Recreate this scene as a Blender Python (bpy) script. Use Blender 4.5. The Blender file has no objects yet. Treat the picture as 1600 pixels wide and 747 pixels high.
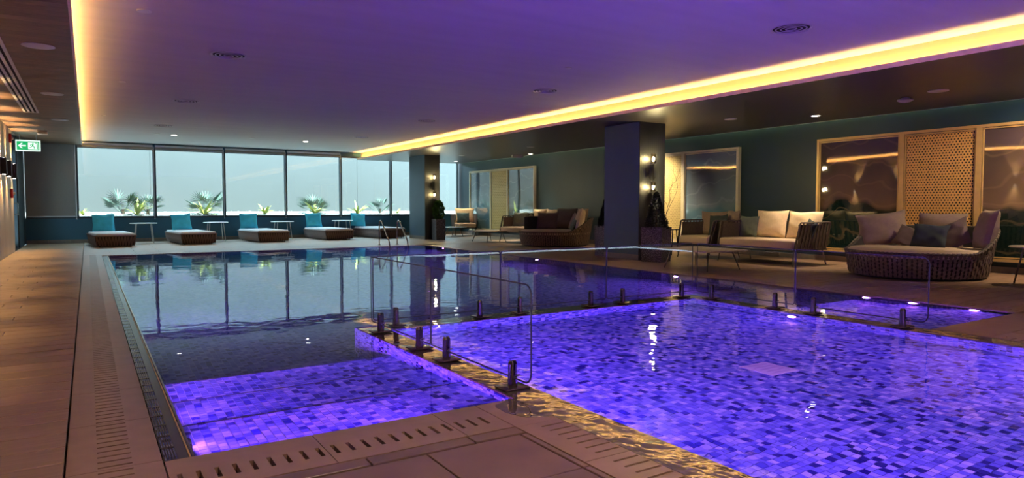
import bpy, bmesh, math, random
from mathutils import Vector, Matrix, noise
random.seed(7)
PI = math.pi
scene = bpy.context.scene
C = scene.collection

# ------------------------------------------------------------------ camera
cam = bpy.data.objects.new('camera', bpy.data.cameras.new('camera'))
C.objects.link(cam)
cam.location = (0, 0, 1.25)
cam.rotation_euler = (math.radians(90 - 2.757), 0, math.radians(-32.155))
cam.data.sensor_width = 36
cam.data.lens = 1054.4 / 1600 * 36
cam.data.clip_start = 0.05
cam.data.clip_end = 200
scene.camera = cam

def lin(c):
    return tuple(((v / 255) / 12.92 if v / 255 <= .04045 else ((v / 255 + .055) / 1.055) ** 2.4) for v in c)

# ------------------------------------------------------------------ world, sun, exposure
world = bpy.data.worlds.new('world'); scene.world = world
world.use_nodes = True
bg = world.node_tree.nodes['Background']
bg.inputs[0].default_value = (0.66, 0.85, 1.0, 1)
bg.inputs[1].default_value = 3.0
sun = bpy.data.objects.new('sun', bpy.data.lights.new('sun', 'SUN')); C.objects.link(sun)
sun.data.energy = 10; sun.data.angle = math.radians(8); sun.data.color = (1, .95, .86)
sun.rotation_euler = (math.radians(27), 0, math.radians(12))
scene.view_settings.view_transform = 'Standard'
scene.view_settings.look = 'None'
scene.view_settings.exposure = 1.9
scene.view_settings.gamma = 1
scene.view_settings.use_curve_mapping = False
cy = scene.cycles
cy.max_bounces = 10; cy.diffuse_bounces = 4; cy.glossy_bounces = 4; cy.transmission_bounces = 8
cy.transparent_max_bounces = 16
cy.sample_clamp_indirect = 3.0; cy.blur_glossy = 0.5
cy.caustics_reflective = False; cy.caustics_refractive = True
cy.use_denoising = True

portal = bpy.data.objects.new('window_portal', bpy.data.lights.new('window_portal', 'AREA')); C.objects.link(portal)
portal.data.shape = 'RECTANGLE'; portal.data.size = 16.5; portal.data.size_y = 2.6
portal.location = (6.2, 27.75, 2.1); portal.rotation_euler = (math.radians(-90), 0, 0)
portal.data.cycles.is_portal = True

# ------------------------------------------------------------------ materials
M = {}
def newmat(name):
    m = bpy.data.materials.new(name); m.use_nodes = True
    M[name] = m
    nt = m.node_tree
    return m, nt, nt.nodes['Principled BSDF']
def simple(name, col, rough=.6, metal=0, var=.12, scale=8, bump=0, spec=None, emit=None, estr=0, objvar=0, stretch=None, ior=None, coat=0):
    m, nt, b = newmat(name)
    N, L = nt.nodes, nt.links
    c = lin(col)
    tc = N.new('ShaderNodeTexCoord')
    mp = N.new('ShaderNodeMapping'); L.new(tc.outputs['Object'], mp.inputs[0])
    if stretch: mp.inputs['Scale'].default_value = stretch
    no = N.new('ShaderNodeTexNoise'); no.inputs['Scale'].default_value = scale; no.inputs['Detail'].default_value = 5
    L.new(mp.outputs[0], no.inputs['Vector'])
    r = N.new('ShaderNodeValToRGB')
    r.color_ramp.elements[0].position = .3; r.color_ramp.elements[1].position = .7
    r.color_ramp.elements[0].color = (*[v * (1 - var) for v in c], 1)
    r.color_ramp.elements[1].color = (*[min(1, v * (1 + var)) for v in c], 1)
    L.new(no.outputs['Fac'], r.inputs[0])
    out = r.outputs[0]
    if objvar:
        oi = N.new('ShaderNodeObjectInfo')
        mr = N.new('ShaderNodeMapRange'); mr.inputs[3].default_value = 1 - objvar; mr.inputs[4].default_value = 1 + objvar
        L.new(oi.outputs['Random'], mr.inputs[0])
        mx = N.new('ShaderNodeVectorMath'); mx.operation = 'SCALE'
        L.new(out, mx.inputs[0]); L.new(mr.outputs[0], mx.inputs['Scale'])
        out = mx.outputs[0]
        # shift the grain per piece
        ad = N.new('ShaderNodeVectorMath'); ad.operation = 'SCALE'
        ml = N.new('ShaderNodeMath'); ml.operation = 'MULTIPLY'; ml.inputs[1].default_value = 37.0
        L.new(oi.outputs['Random'], ml.inputs[0])
        cx = N.new('ShaderNodeCombineXYZ'); L.new(ml.outputs[0], cx.inputs[0]); L.new(ml.outputs[0], cx.inputs[1])
        L.new(cx.outputs[0], mp.inputs['Location'])
    L.new(out, b.inputs['Base Color'])
    b.inputs['Roughness'].default_value = rough
    b.inputs['Metallic'].default_value = metal
    if ior: b.inputs['IOR'].default_value = ior
    if coat: b.inputs['Coat Weight'].default_value = coat; b.inputs['Coat Roughness'].default_value = .08
    if spec is not None: b.inputs['Specular IOR Level'].default_value = spec
    if emit: b.inputs['Emission Color'].default_value = (*emit, 1); b.inputs['Emission Strength'].default_value = estr
    if bump:
        bp = N.new('ShaderNodeBump'); bp.inputs['Strength'].default_value = bump; bp.inputs['Distance'].default_value = .01
        L.new(no.outputs['Fac'], bp.inputs['Height']); L.new(bp.outputs[0], b.inputs['Normal'])
    return m
def emitter(name, col, strength):
    m = bpy.data.materials.new(name); m.use_nodes = True; M[name] = m
    nt = m.node_tree; nt.nodes.remove(nt.nodes['Principled BSDF'])
    e = nt.nodes.new('ShaderNodeEmission'); e.inputs[0].default_value = (*col, 1); e.inputs[1].default_value = strength
    nt.links.new(e.outputs[0], nt.nodes['Material Output'].inputs[0])
    return m

simple('plaster', (206, 202, 200), .75, var=.04, scale=1.2, stretch=(.4, 3, 1), bump=.08)
simple('soffit_dark', (66, 58, 56), .38, var=.08, scale=3)
simple('soffit_wood', (112, 84, 62), .5, var=.25, scale=3, stretch=(1.2, 14, 8), objvar=.22)
simple('lip', (236, 212, 196), .6)
simple('riser', (160, 150, 132), .8, var=.02)
simple('wood_wall', (172, 150, 122), .5, var=.14, scale=3, stretch=(6, 10, .7), objvar=.1)
simple('deck_wood', (148, 122, 94), .42, var=.16, scale=3, stretch=(1, 14, 4), objvar=.13, bump=.1)
simple('deck_wood_dark', (138, 108, 88), .38, var=.18, scale=3, stretch=(1, 14, 4), objvar=.1, bump=.1)
simple('stone', (134, 106, 90), .36, var=.12, scale=7, objvar=.06, bump=.12)
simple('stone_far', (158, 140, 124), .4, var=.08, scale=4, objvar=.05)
simple('stone_dark', (104, 80, 72), .33, var=.2, scale=3, objvar=.06, bump=.12)
simple('grout', (168, 148, 134), .8)
simple('void', (22, 15, 12), .9)
simple('substrate', (70, 55, 48), .8)
simple('teal_paint', (36, 88, 110), .55, var=.04, scale=2)
simple('lounge_paint', (25, 52, 62), .45, var=.06, scale=2, stretch=(1, 1, .4))
simple('column_paint', (62, 88, 104), .5, var=.04, scale=2)
simple('fluted', (44, 46, 50), .42, var=.1, scale=4)
simple('tile_base', (120, 112, 104), .5, var=.1, objvar=.06)
simple('dark_frame', (34, 50, 58), .4, var=.05)
simple('alu', (176, 184, 188), .35, metal=.6, var=.04)
simple('blind', (128, 128, 122), .85, var=.04, scale=40)
simple('steel', (190, 180, 170), .18, metal=1, var=.05)
simple('steel_dark', (120, 112, 104), .16, metal=1, var=.06)
simple('plate', (96, 84, 74), .22, metal=.8, var=.1)
simple('gutter_metal', (96, 96, 98), .22, metal=.7, var=.1)
simple('gold', (214, 178, 112), .35, metal=.35, var=.06)
simple('lattice_gold', (236, 184, 104), .42, metal=.15, var=.06)
simple('cream_frame', (216, 208, 172), .45, var=.05)
simple('lattice_cream', (216, 198, 134), .5, var=.05)
simple('backing_cream', (178, 160, 96), .7, var=.06)
simple('backing_dark', (40, 26, 18), .7)
simple('black_metal', (22, 20, 20), .4, var=.05)
simple('leg_metal', (92, 84, 78), .4, metal=.3, var=.05)
simple('leg_pale', (196, 204, 204), .4, var=.04)
simple('table_pale', (208, 214, 214), .4, var=.04)
simple('table_wood', (186, 166, 142), .45, var=.12, scale=4, stretch=(1, 8, 1))
simple('weave_grey', (128, 116, 114), .7, var=.14, scale=20)
simple('weave_brown', (94, 76, 66), .65, var=.2, scale=20)
simple('weave_dark', (74, 60, 52), .65, var=.2, scale=20)
simple('inner_dark', (34, 27, 24), .8)
simple('mattress', (214, 222, 228), .85, var=.04, scale=30, bump=.05)
simple('seat_cream', (180, 156, 134), .85, var=.05, scale=30, bump=.05)
simple('turquoise', (62, 190, 222), .8, var=.12, scale=6, bump=.15)
simple('cream', (220, 196, 158), .88, var=.06, scale=20, bump=.06)
simple('taupe', (128, 108, 94), .88, var=.07, scale=20, bump=.06)
simple('brown', (92, 74, 70), .88, var=.07, scale=20, bump=.06)
simple('olive', (96, 104, 92), .88, var=.1, scale=14, bump=.1)
simple('slate', (56, 84, 94), .88, var=.08, scale=14, bump=.1)
simple('charcoal', (40, 48, 52), .9, var=.08, scale=14, bump=.1)
simple('black_cloth', (22, 20, 20), .9)
simple('soil', (40, 30, 22), .9)
simple('white_plastic', (216, 214, 210), .4, var=.03)
simple('vent_metal', (196, 190, 196), .3, metal=.2, var=.04)
simple('red_plastic', (200, 42, 30), .35, var=.05)
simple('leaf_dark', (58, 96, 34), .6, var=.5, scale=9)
simple('leaf_deep_green', (24, 34, 24), .65, var=.5, scale=9)  # very dark green leaves of the cone shrubs
simple('palm_leaf', (58, 84, 74), .6, var=.3, scale=6)
simple('agave_leaf', (158, 164, 84), .5, var=.3, scale=5)
simple('twig', (70, 58, 44), .8)
simple('outer_wall', (68, 75, 77), .8, var=.04, scale=.6)
simple('gravel_bed', (122, 128, 128), .9, var=.1, scale=30)
simple('pebble', (176, 180, 178), .85, var=.06, scale=9)
simple('concrete', (120, 120, 120), .9)
simple('exit_green', (10, 150, 70), .5, emit=(0.01, .38, .12), estr=.25)
simple('exit_white', (240, 250, 240), .5, emit=(.8, 1, .85), estr=.25)
emitter('led_warm', (1, .56, .15), 30)
emitter('led_dim', (.85, .85, .35), 5)
emitter('bulb', (1, .75, .38), 60)
emitter('lamp_white', (1, .92, .78), 14)
emitter('uv_lens', (.75, .25, 1), 8)

# speckled planter
m, nt, b = newmat('speckle')
N, L = nt.nodes, nt.links
tc = N.new('ShaderNodeTexCoord'); vo = N.new('ShaderNodeTexVoronoi'); vo.inputs['Scale'].default_value = 60
L.new(tc.outputs['Object'], vo.inputs['Vector'])
r = N.new('ShaderNodeValToRGB'); r.color_ramp.elements[0].position = .3; r.color_ramp.elements[1].position = .42
r.color_ramp.elements[0].color = (*lin((150, 148, 150)), 1); r.color_ramp.elements[1].color = (*lin((52, 50, 54)), 1)
L.new(vo.outputs['Distance'], r.inputs[0]); L.new(r.outputs[0], b.inputs['Base Color']); b.inputs['Roughness'].default_value = .5

# mosaic palette (per tile)
def palette(N, L, fac):
    r = N.new('ShaderNodeValToRGB'); cr = r.color_ramp; cr.interpolation = 'CONSTANT'
    cols = [(0, (26, 26, 104)), (.12, (72, 80, 164)), (.24, (104, 112, 196)), (.5, (128, 136, 208)), (.72, (152, 158, 220)), (.88, (184, 186, 228))]
    while len(cr.elements) < len(cols): cr.elements.new(.5)
    for e, (p, c) in zip(cr.elements, cols): e.position = p; e.color = (*lin(c), 1)
    L.new(fac, r.inputs[0])
    return r.outputs[0]
m, nt, b = newmat('mosaic_piece')
N, L = nt.nodes, nt.links
oi = N.new('ShaderNodeObjectInfo'); ge = N.new('ShaderNodeNewGeometry')
ad = N.new('ShaderNodeMath'); ad.operation = 'ADD'; L.new(oi.outputs['Random'], ad.inputs[0]); L.new(ge.outputs['Random Per Island'], ad.inputs[1])
fr = N.new('ShaderNodeMath'); fr.operation = 'FRACT'; L.new(ad.outputs[0], fr.inputs[0])
L.new(palette(N, L, fr.outputs[0]), b.inputs['Base Color']); b.inputs['Roughness'].default_value = .25
simple('mosaic_grout', (206, 200, 226), .7, var=.04)
def mosaic_surface(name, dark):
    m, nt, b = newmat(name)
    N, L = nt.nodes, nt.links
    tc = N.new('ShaderNodeTexCoord')
    sc = N.new('ShaderNodeVectorMath'); sc.operation = 'SCALE'; sc.inputs['Scale'].default_value = 20
    L.new(tc.outputs['Object'], sc.inputs[0])
    fl = N.new('ShaderNodeVectorMath'); fl.operation = 'FLOOR'; L.new(sc.outputs[0], fl.inputs[0])
    wn = N.new('ShaderNodeTexWhiteNoise'); wn.noise_dimensions = '3D'; L.new(fl.outputs[0], wn.inputs[0])
    pc = palette(N, L, wn.outputs['Value'])
    f2 = N.new('ShaderNodeVectorMath'); f2.operation = 'FRACTION'; L.new(sc.outputs[0], f2.inputs[0])
    sx = N.new('ShaderNodeSeparateXYZ'); L.new(f2.outputs[0], sx.inputs[0])
    cur = None
    for i in range(3):
        g = N.new('ShaderNodeMath'); g.operation = 'LESS_THAN'; g.inputs[1].default_value = .09; L.new(sx.outputs[i], g.inputs[0])
        if cur is None: cur = g.outputs[0]
        else:
            mxm = N.new('ShaderNodeMath'); mxm.operation = 'MAXIMUM'; L.new(cur, mxm.inputs[0]); L.new(g.outputs[0], mxm.inputs[1]); cur = mxm.outputs[0]
    mx = N.new('ShaderNodeMix'); mx.data_type = 'RGBA'; L.new(cur, mx.inputs['Factor']); L.new(pc, mx.inputs[6]); mx.inputs[7].default_value = (*lin((178, 178, 214)), 1)
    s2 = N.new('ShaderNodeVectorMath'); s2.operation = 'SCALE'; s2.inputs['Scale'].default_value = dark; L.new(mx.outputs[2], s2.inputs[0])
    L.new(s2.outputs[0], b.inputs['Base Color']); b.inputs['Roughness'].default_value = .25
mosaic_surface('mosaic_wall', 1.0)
mosaic_surface('mosaic_deep_dimmed', .42)  # same tiles, darkened in colour for light lost in deep water

# water: a real dielectric surface with ripples
def water(name, s1, s2, h1, h2, tint, stretch=(1, 1, 1)):
    m = bpy.data.materials.new(name); m.use_nodes = True; M[name] = m
    nt = m.node_tree; N, L = nt.nodes, nt.links
    N.remove(N['Principled BSDF'])
    g = N.new('ShaderNodeBsdfGlass'); g.inputs['Color'].default_value = (*tint, 1); g.inputs['IOR'].default_value = 1.36; g.inputs['Roughness'].default_value = 0
    L.new(g.outputs[0], N['Material Output'].inputs[0])
    tc = N.new('ShaderNodeTexCoord'); mp = N.new('ShaderNodeMapping'); mp.inputs['Scale'].default_value = stretch
    L.new(tc.outputs['Object'], mp.inputs[0])
    n1 = N.new('ShaderNodeTexNoise'); n1.inputs['Scale'].default_value = s1; n1.inputs['Detail'].default_value = 2; L.new(mp.outputs[0], n1.inputs['Vector'])
    n2 = N.new('ShaderNodeTexNoise'); n2.inputs['Scale'].default_value = s2; n2.inputs['Detail'].default_value = 1; L.new(mp.outputs[0], n2.inputs['Vector'])
    # ripples come and go over the pool
    n3 = N.new('ShaderNodeTexNoise'); n3.inputs['Scale'].default_value = .35; L.new(tc.outputs['Object'], n3.inputs['Vector'])
    r3 = N.new('ShaderNodeMapRange'); r3.inputs[1].default_value = .35; r3.inputs[2].default_value = .68; r3.inputs[3].default_value = .15; L.new(n3.outputs['Fac'], r3.inputs[0])
    a = N.new('ShaderNodeMath'); a.operation = 'MULTIPLY'; a.inputs[1].default_value = h1; L.new(n1.outputs['Fac'], a.inputs[0])
    c = N.new('ShaderNodeMath'); c.operation = 'MULTIPLY'; c.inputs[1].default_value = h2; L.new(n2.outputs['Fac'], c.inputs[0])
    c2 = N.new('ShaderNodeMath'); c2.operation = 'MULTIPLY'; L.new(c.outputs[0], c2.inputs[0]); L.new(r3.outputs[0], c2.inputs[1])
    d = N.new('ShaderNodeMath'); d.operation = 'ADD'; L.new(a.outputs[0], d.inputs[0]); L.new(c2.outputs[0], d.inputs[1])
    bp = N.new('ShaderNodeBump'); bp.inputs['Strength'].default_value = 1; bp.inputs['Distance'].default_value = 1
    L.new(d.outputs[0], bp.inputs['Height']); L.new(bp.outputs[0], g.inputs['Normal'])
water('water_main', 1.3, 7, .004, .0016, (.80, .88, 1))
water('water_small', 2.2, 9, .012, .0036, (.90, .93, 1))

# wet stone: glossy film with small ripples
m, nt, b = newmat('wet_stone')
N, L = nt.nodes, nt.links
tc = N.new('ShaderNodeTexCoord'); n1 = N.new('ShaderNodeTexNoise'); n1.inputs['Scale'].default_value = 5; n1.inputs['Detail'].default_value = 3
L.new(tc.outputs['Object'], n1.inputs['Vector'])
b.inputs['Base Color'].default_value = (*lin((92, 80, 72)), 1); b.inputs['Roughness'].default_value = .05; b.inputs['IOR'].default_value = 1.5
b.inputs['Coat Weight'].default_value = .6; b.inputs['Coat Roughness'].default_value = .03
bp = N.new('ShaderNodeBump'); bp.inputs['Strength'].default_value = 1; bp.inputs['Distance'].default_value = .006
L.new(n1.outputs['Fac'], bp.inputs['Height']); L.new(bp.outputs[0], b.inputs['Normal'])
L.new(bp.outputs[0], b.inputs['Coat Normal'])

# thin clear glass: fresnel mix of mirror and clear
def pane_mat(name, tint, ior=1.5, boost=0.0):
    m = bpy.data.materials.new(name); m.use_nodes = True; M[name] = m
    nt = m.node_tree; N, L = nt.nodes, nt.links
    N.remove(N['Principled BSDF'])
    t = N.new('ShaderNodeBsdfTransparent'); t.inputs[0].default_value = (*tint, 1)
    g = N.new('ShaderNodeBsdfGlossy'); g.inputs['Roughness'].default_value = 0.0
    f = N.new('ShaderNodeFresnel')
    ge = N.new('ShaderNodeNewGeometry'); im = N.new('ShaderNodeMapRange'); im.inputs[3].default_value = ior; im.inputs[4].default_value = 1 / ior
    L.new(ge.outputs['Backfacing'], im.inputs[0]); L.new(im.outputs[0], f.inputs[0])     # same glass from both sides
    ad = N.new('ShaderNodeMath'); ad.operation = 'ADD'; ad.inputs[1].default_value = boost; ad.use_clamp = True; L.new(f.outputs[0], ad.inputs[0])
    mx = N.new('ShaderNodeMixShader'); L.new(ad.outputs[0], mx.inputs[0]); L.new(t.outputs[0], mx.inputs[1]); L.new(g.outputs[0], mx.inputs[2])
    L.new(mx.outputs[0], N['Material Output'].inputs[0])
pane_mat('window_glass', (.86, .95, .95))
pane_mat('fence_glass', (.93, .96, .97))
pane_mat('shade_glass', (.62, .58, .5))
simple('glass_edge', (52, 60, 68), .35, var=.05)

# framed pictures behind glossy glass: flowing mountain lines (flat print)
def art_mat(name, c0, c1, c2, line, ior):
    m, nt, b = newmat(name)
    N, L = nt.nodes, nt.links
    tc = N.new('ShaderNodeTexCoord')
    nz = N.new('ShaderNodeTexNoise'); nz.inputs['Scale'].default_value = .8; nz.inputs['Detail'].default_value = 3; L.new(tc.outputs['Object'], nz.inputs['Vector'])
    sp = N.new('ShaderNodeSeparateXYZ'); L.new(tc.outputs['Object'], sp.inputs[0])
    a = N.new('ShaderNodeMath'); a.operation = 'MULTIPLY_ADD'; a.inputs[1].default_value = -1.6; L.new(nz.outputs['Fac'], a.inputs[0]); L.new(sp.outputs[2], a.inputs[2])
    r = N.new('ShaderNodeValToRGB'); cr = r.color_ramp
    mrg = N.new('ShaderNodeMapRange'); mrg.inputs[1].default_value = -.5; mrg.inputs[2].default_value = 2.0; L.new(a.outputs[0], mrg.inputs[0])
    cr.elements[0].position = .1; cr.elements[0].color = (*lin(c0), 1)
    cr.elements[1].position = .75; cr.elements[1].color = (*lin(c2), 1)
    e = cr.elements.new(.34); e.color = (*lin(c0), 1); e = cr.elements.new(.40); e.color = (*lin(c1), 1)
    L.new(mrg.outputs[0], r.inputs[0])
    # fine contour lines following the slopes
    w = N.new('ShaderNodeMath'); w.operation = 'MULTIPLY'; w.inputs[1].default_value = 14; L.new(a.outputs[0], w.inputs[0])
    s = N.new('ShaderNodeMath'); s.operation = 'SINE'; L.new(w.outputs[0], s.inputs[0])
    r2 = N.new('ShaderNodeValToRGB'); r2.color_ramp.elements[0].position = .9; r2.color_ramp.elements[1].position = 1.0
    r2.color_ramp.elements[0].color = (0, 0, 0, 1); r2.color_ramp.elements[1].color = (.14, .14, .14, 1); L.new(s.outputs[0], r2.inputs[0])
    mx = N.new('ShaderNodeMix'); mx.data_type = 'RGBA'; L.new(r2.outputs[0], mx.inputs['Factor']); L.new(r.outputs[0], mx.inputs[6]); mx.inputs[7].default_value = (*lin(line), 1)
    L.new(mx.outputs[2], b.inputs['Base Color']); b.inputs['Roughness'].default_value = .03; b.inputs['IOR'].default_value = ior
    # slightly uneven glazing
    n2 = N.new('ShaderNodeTexNoise'); n2.inputs['Scale'].default_value = .9; n2.inputs['Detail'].default_value = 0; L.new(tc.outputs['Object'], n2.inputs['Vector'])
    bp = N.new('ShaderNodeBump'); bp.inputs['Strength'].default_value = 1; bp.inputs['Distance'].default_value = .010
    L.new(n2.outputs['Fac'], bp.inputs['Height']); L.new(bp.outputs[0], b.inputs['Normal'])
art_mat('art_dark', (20, 36, 34), (120, 96, 70), (82, 68, 58), (170, 140, 104), 2.0)
art_mat('art_pale', (90, 120, 130), (120, 136, 140), (96, 104, 110), (190, 200, 200), 2.4)  # print lightened in colour to help carry the bright window reflection

# ------------------------------------------------------------------ mesh helpers
class MB:
    def __init__(s): s.v = []; s.f = []
    def add(s, vs, fs):
        o = len(s.v); s.v += [tuple(v) for v in vs]; s.f += [tuple(i + o for i in f) for f in fs]; return s
    def box(s, x0, y0, z0, x1, y1, z1):
        vs = [(x0, y0, z0), (x1, y0, z0), (x1, y1, z0), (x0, y1, z0), (x0, y0, z1), (x1, y0, z1), (x1, y1, z1), (x0, y1, z1)]
        return s.add(vs, [(0, 3, 2, 1), (4, 5, 6, 7), (0, 1, 5, 4), (1, 2, 6, 5), (2, 3, 7, 6), (3, 0, 4, 7)])
    def hexa(s, a, b):           # two quads (4 points each) joined to a solid
        return s.add(list(a) + list(b), [(0, 3, 2, 1), (4, 5, 6, 7), (0, 1, 5, 4), (1, 2, 6, 5), (2, 3, 7, 6), (3, 0, 4, 7)])
    def bar(s, p, q, w, t, up=(0, 0, 1)):
        p = Vector(p); q = Vector(q); d = (q - p).normalized(); u = Vector(up)
        if abs(d.dot(u)) > .98: u = Vector((1, 0, 0))
        a = d.cross(u).normalized() * w / 2; c = a.cross(d).normalized() * t / 2
        return s.hexa([p - a - c, p + a - c, p + a + c, p - a + c], [q - a - c, q + a - c, q + a + c, q - a + c])
    def tube(s, pts, r, n=8, closed=False, caps=True):
        pts = [Vector(p) for p in pts]; m = len(pts); o = len(s.v)
        rs = r if isinstance(r, (list, tuple)) else [r] * m
        up = None
        for i, p in enumerate(pts):
            if closed: d = (pts[(i + 1) % m] - pts[i - 1]).normalized()
            else: d = (pts[min(i + 1, m - 1)] - pts[max(i - 1, 0)]).normalized()
            if up is None:
                up = Vector((0, 0, 1)) if abs(d.z) < .9 else Vector((1, 0, 0))
            a = d.cross(up)
            if a.length < 1e-4: a = d.cross(Vector((0, 1, 0)))
            a.normalize(); b_ = d.cross(a).normalized(); up = -b_ if False else up
            for k in range(n):
                t = 2 * PI * k / n
                s.v.append(tuple(p + (a * math.cos(t) + b_ * math.sin(t)) * rs[i]))
        for i in range(m if closed else m - 1):
            j = (i + 1) % m
            for k in range(n):
                l = (k + 1) % n
                s.f.append((o + i * n + k, o + i * n + l, o + j * n + l, o + j * n + k))
        if caps and not closed:
            s.f.append(tuple(o + k for k in range(n))[::-1]); s.f.append(tuple(o + (m - 1) * n + k for k in range(n)))
        return s
    def lathe(s, prof, cx=0, cy=0, n=24, cz=0, caps=True):
        o = len(s.v)
        for r, z in prof:
            for k in range(n):
                t = 2 * PI * k / n; s.v.append((cx + r * math.cos(t), cy + r * math.sin(t), cz + z))
        for i in range(len(prof) - 1):
            for k in range(n):
                l = (k + 1) % n
                s.f.append((o + i * n + k, o + i * n + l, o + (i + 1) * n + l, o + (i + 1) * n + k))
        if caps:
            s.f.append(tuple(o + k for k in range(n))[::-1]); s.f.append(tuple(o + (len(prof) - 1) * n + k for k in range(n)))
        return s
    def prism(s, pts, z0, z1):
        n = len(pts); o = len(s.v)
        s.v += [(x, y, z0) for x, y in pts] + [(x, y, z1) for x, y in pts]
        s.f.append(tuple(range(o, o + n))[::-1]); s.f.append(tuple(range(o + n, o + 2 * n)))
        for i in range(n):
            j = (i + 1) % n; s.f.append((o + i, o + j, o + n + j, o + n + i))
        return s
    def transform(s, mat):
        s.v = [tuple(mat @ Vector(v)) for v in s.v]; return s
    def mesh(s, name, mat, smooth=True):
        me = bpy.data.meshes.new(name); me.from_pydata(s.v, [], s.f); me.update()
        mats = mat if isinstance(mat, (list, tuple)) else [mat]
        for x in mats: me.materials.append(M[x])
        if smooth:
            me.shade_smooth(); me.set_sharp_from_angle(angle=math.radians(38))
        return me
    def build(s, name, mat, parent=None, loc=None, rot=None, smooth=True):
        return link(name, s.mesh(name, mat, smooth), parent, loc, rot)
def link(name, me, parent=None, loc=None, rot=None):
    o = bpy.data.objects.new(name, me); C.objects.link(o)
    if parent: o.parent = parent
    if loc: o.location = loc
    if rot: o.rotation_euler = rot
    return o
def tag(o, label=None, cat=None, group=None, kind=None):
    if label: o['label'] = label
    if cat: o['category'] = cat
    if group: o['group'] = group
    if kind: o['kind'] = kind
    return o
def thing(name, label, cat, loc=(0, 0, 0), rz=0, group=None):
    o = bpy.data.objects.new(name, None); C.objects.link(o); o.empty_display_size = .1
    o.location = loc; o.rotation_euler = (0, 0, rz)
    return tag(o, label, cat, group)
def struct(name, mb, mat, smooth=False):
    return tag(mb.build(name, mat, smooth=smooth), kind='structure')
def dup(root, label, loc=None, rz=None):
    def cp(o, par):
        c = o.copy(); C.objects.link(c); c.parent = par
        for ch in list(o.children): cp(ch, c)
        return c
    c = cp(root, None)
    if loc: c.location = loc
    if rz is not None: c.rotation_euler = (0, 0, rz)
    c['label'] = label
    return c
def roundbox(x0, y0, z0, x1, y1, z1, r=.03, seg=3, crown=0):
    bm = bmesh.new()
    bmesh.ops.create_cube(bm, size=1)
    for v in bm.verts:
        v.co = Vector(((x0 + x1) / 2 + v.co.x * (x1 - x0), (y0 + y1) / 2 + v.co.y * (y1 - y0), (z0 + z1) / 2 + v.co.z * (z1 - z0)))
    bmesh.ops.bevel(bm, geom=list(bm.edges), offset=r, segments=seg, profile=.5, affect='EDGES')
    mb = MB(); bm.verts.index_update()
    mb.v = [tuple(v.co) for v in bm.verts]; mb.f = [tuple(v.index for v in f.verts) for f in bm.faces]
    bm.free(); return mb
def pillow(w, h, t, n=14, seed=0, wr=.012):
    """standing cushion: width x, height z, thickness y, base at z=0"""
    mb = MB(); idx = {}
    for side in (-1, 1):
        for i in range(n + 1):
            for j in range(n + 1):
                u = 2 * i / n - 1; v = 2 * j / n - 1
                edge = i in (0, n) or j in (0, n)
                if edge and side == 1: idx[(side, i, j)] = idx[(-1, i, j)]; continue
                d = ((1 - u ** 2) * (1 - v ** 2))
                x = w / 2 * u * (1 - .07 * (1 - v * v) * abs(u)); z = h / 2 * v * (1 - .07 * (1 - u * u) * abs(v)) + h / 2
                y = side * t / 2 * max(d, 0) ** .42
                nz = noise.noise(Vector((u * 1.8 + seed, v * 1.8, side * 3 + seed))) * wr * 2 + math.sin(u * 5 + v * 7 + seed) * wr * .4
                if not edge: y += nz * min(1, d * 4)
                x += noise.noise(Vector((v * 1.3, seed, u))) * .02 * w; z += noise.noise(Vector((u * 1.3, seed + 5, v))) * .03 * h
                idx[(side, i, j)] = len(mb.v); mb.v.append((x, y, z))
        for i in range(n):
            for j in range(n):
                q = [idx[(side, i, j)], idx[(side, i + 1, j)], idx[(side, i + 1, j + 1)], idx[(side, i, j + 1)]]
                mb.f.append(tuple(q if side < 0 else q[::-1]))
    return mb
def face(cx, cy):            # helper: nothing more than a tuple
    return (cx, cy)

# ================================================================== STRUCTURE
XL, XR, YB, YW = -1.73, 14.5, -2.6, 27.5
PX0, PX1, PY1 = .425, 9.225, 20.025        # main pool
TX0, TX1, TY1 = 2.575, 7.025, 6.475        # small pool
DX0, DX1, DY1 = 2.325, 7.275, 6.775        # outside of the divider
AYL, AYR = 3.675, 3.525                    # near ends of the two pool arms
# substrate below the paving (with the pool openings left free)
f = MB()
for x0, y0, x1, y1 in ((XL - .3, YB, -.12, YW), (-.12, 20.0 + .03, XR, YW), (PX1, YB, XR, 20.03), (-.12, YB, .28, 20.03), (.28, YB, 2.32, AYL - .01), (7.28, YB, PX1, AYR - .01)):
    f.box(x0, y0, -.2, x1, y1, -.045)
floor = struct('floor', f, 'substrate')
# left wood deck: planks laid across
def plank_mesh(w, d, h=.03, name='plank', mat='deck_wood', g=.004):
    mb = MB(); e = .003
    mb.hexa([(g, g, -h), (w - g, g, -h), (w - g, d - g, -h), (g, d - g, -h)], [(g, g, -e), (w - g, g, -e), (w - g, d - g, -e), (g, d - g, -e)])
    mb.hexa([(g, g, -e), (w - g, g, -e), (w - g, d - g, -e), (g, d - g, -e)], [(g + e, g + e, 0), (w - g - e, g + e, 0), (w - g - e, d - g - e, 0), (g + e, d - g - e, 0)])
    mb.f.remove(mb.f[1]); 
    return mb.mesh(name, mat, smooth=False)
pm = {}
def plank(x, y, w, d, mat, z=0, name='plank', parent=floor):
    k = (round(w, 3), round(d, 3), mat)
    if k not in pm: pm[k] = plank_mesh(w, d, mat=mat, name=name)
    return link(name, pm[k], parent, (x, y, z))
PD = .262
i = 0; y = 2.6
while y < YW - .1:
    sp = (.55, 1.0, .8, .35)[i % 4]
    d = min(PD, YW - y)
    if y < 20:
        plank(XL, y, sp, d, 'deck_wood'); plank(XL + sp, y, -.125 - XL - sp, d, 'deck_wood')
    else: plank(XL, y, -.125 - XL, d, 'deck_wood')
    y += PD; i += 1
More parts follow.
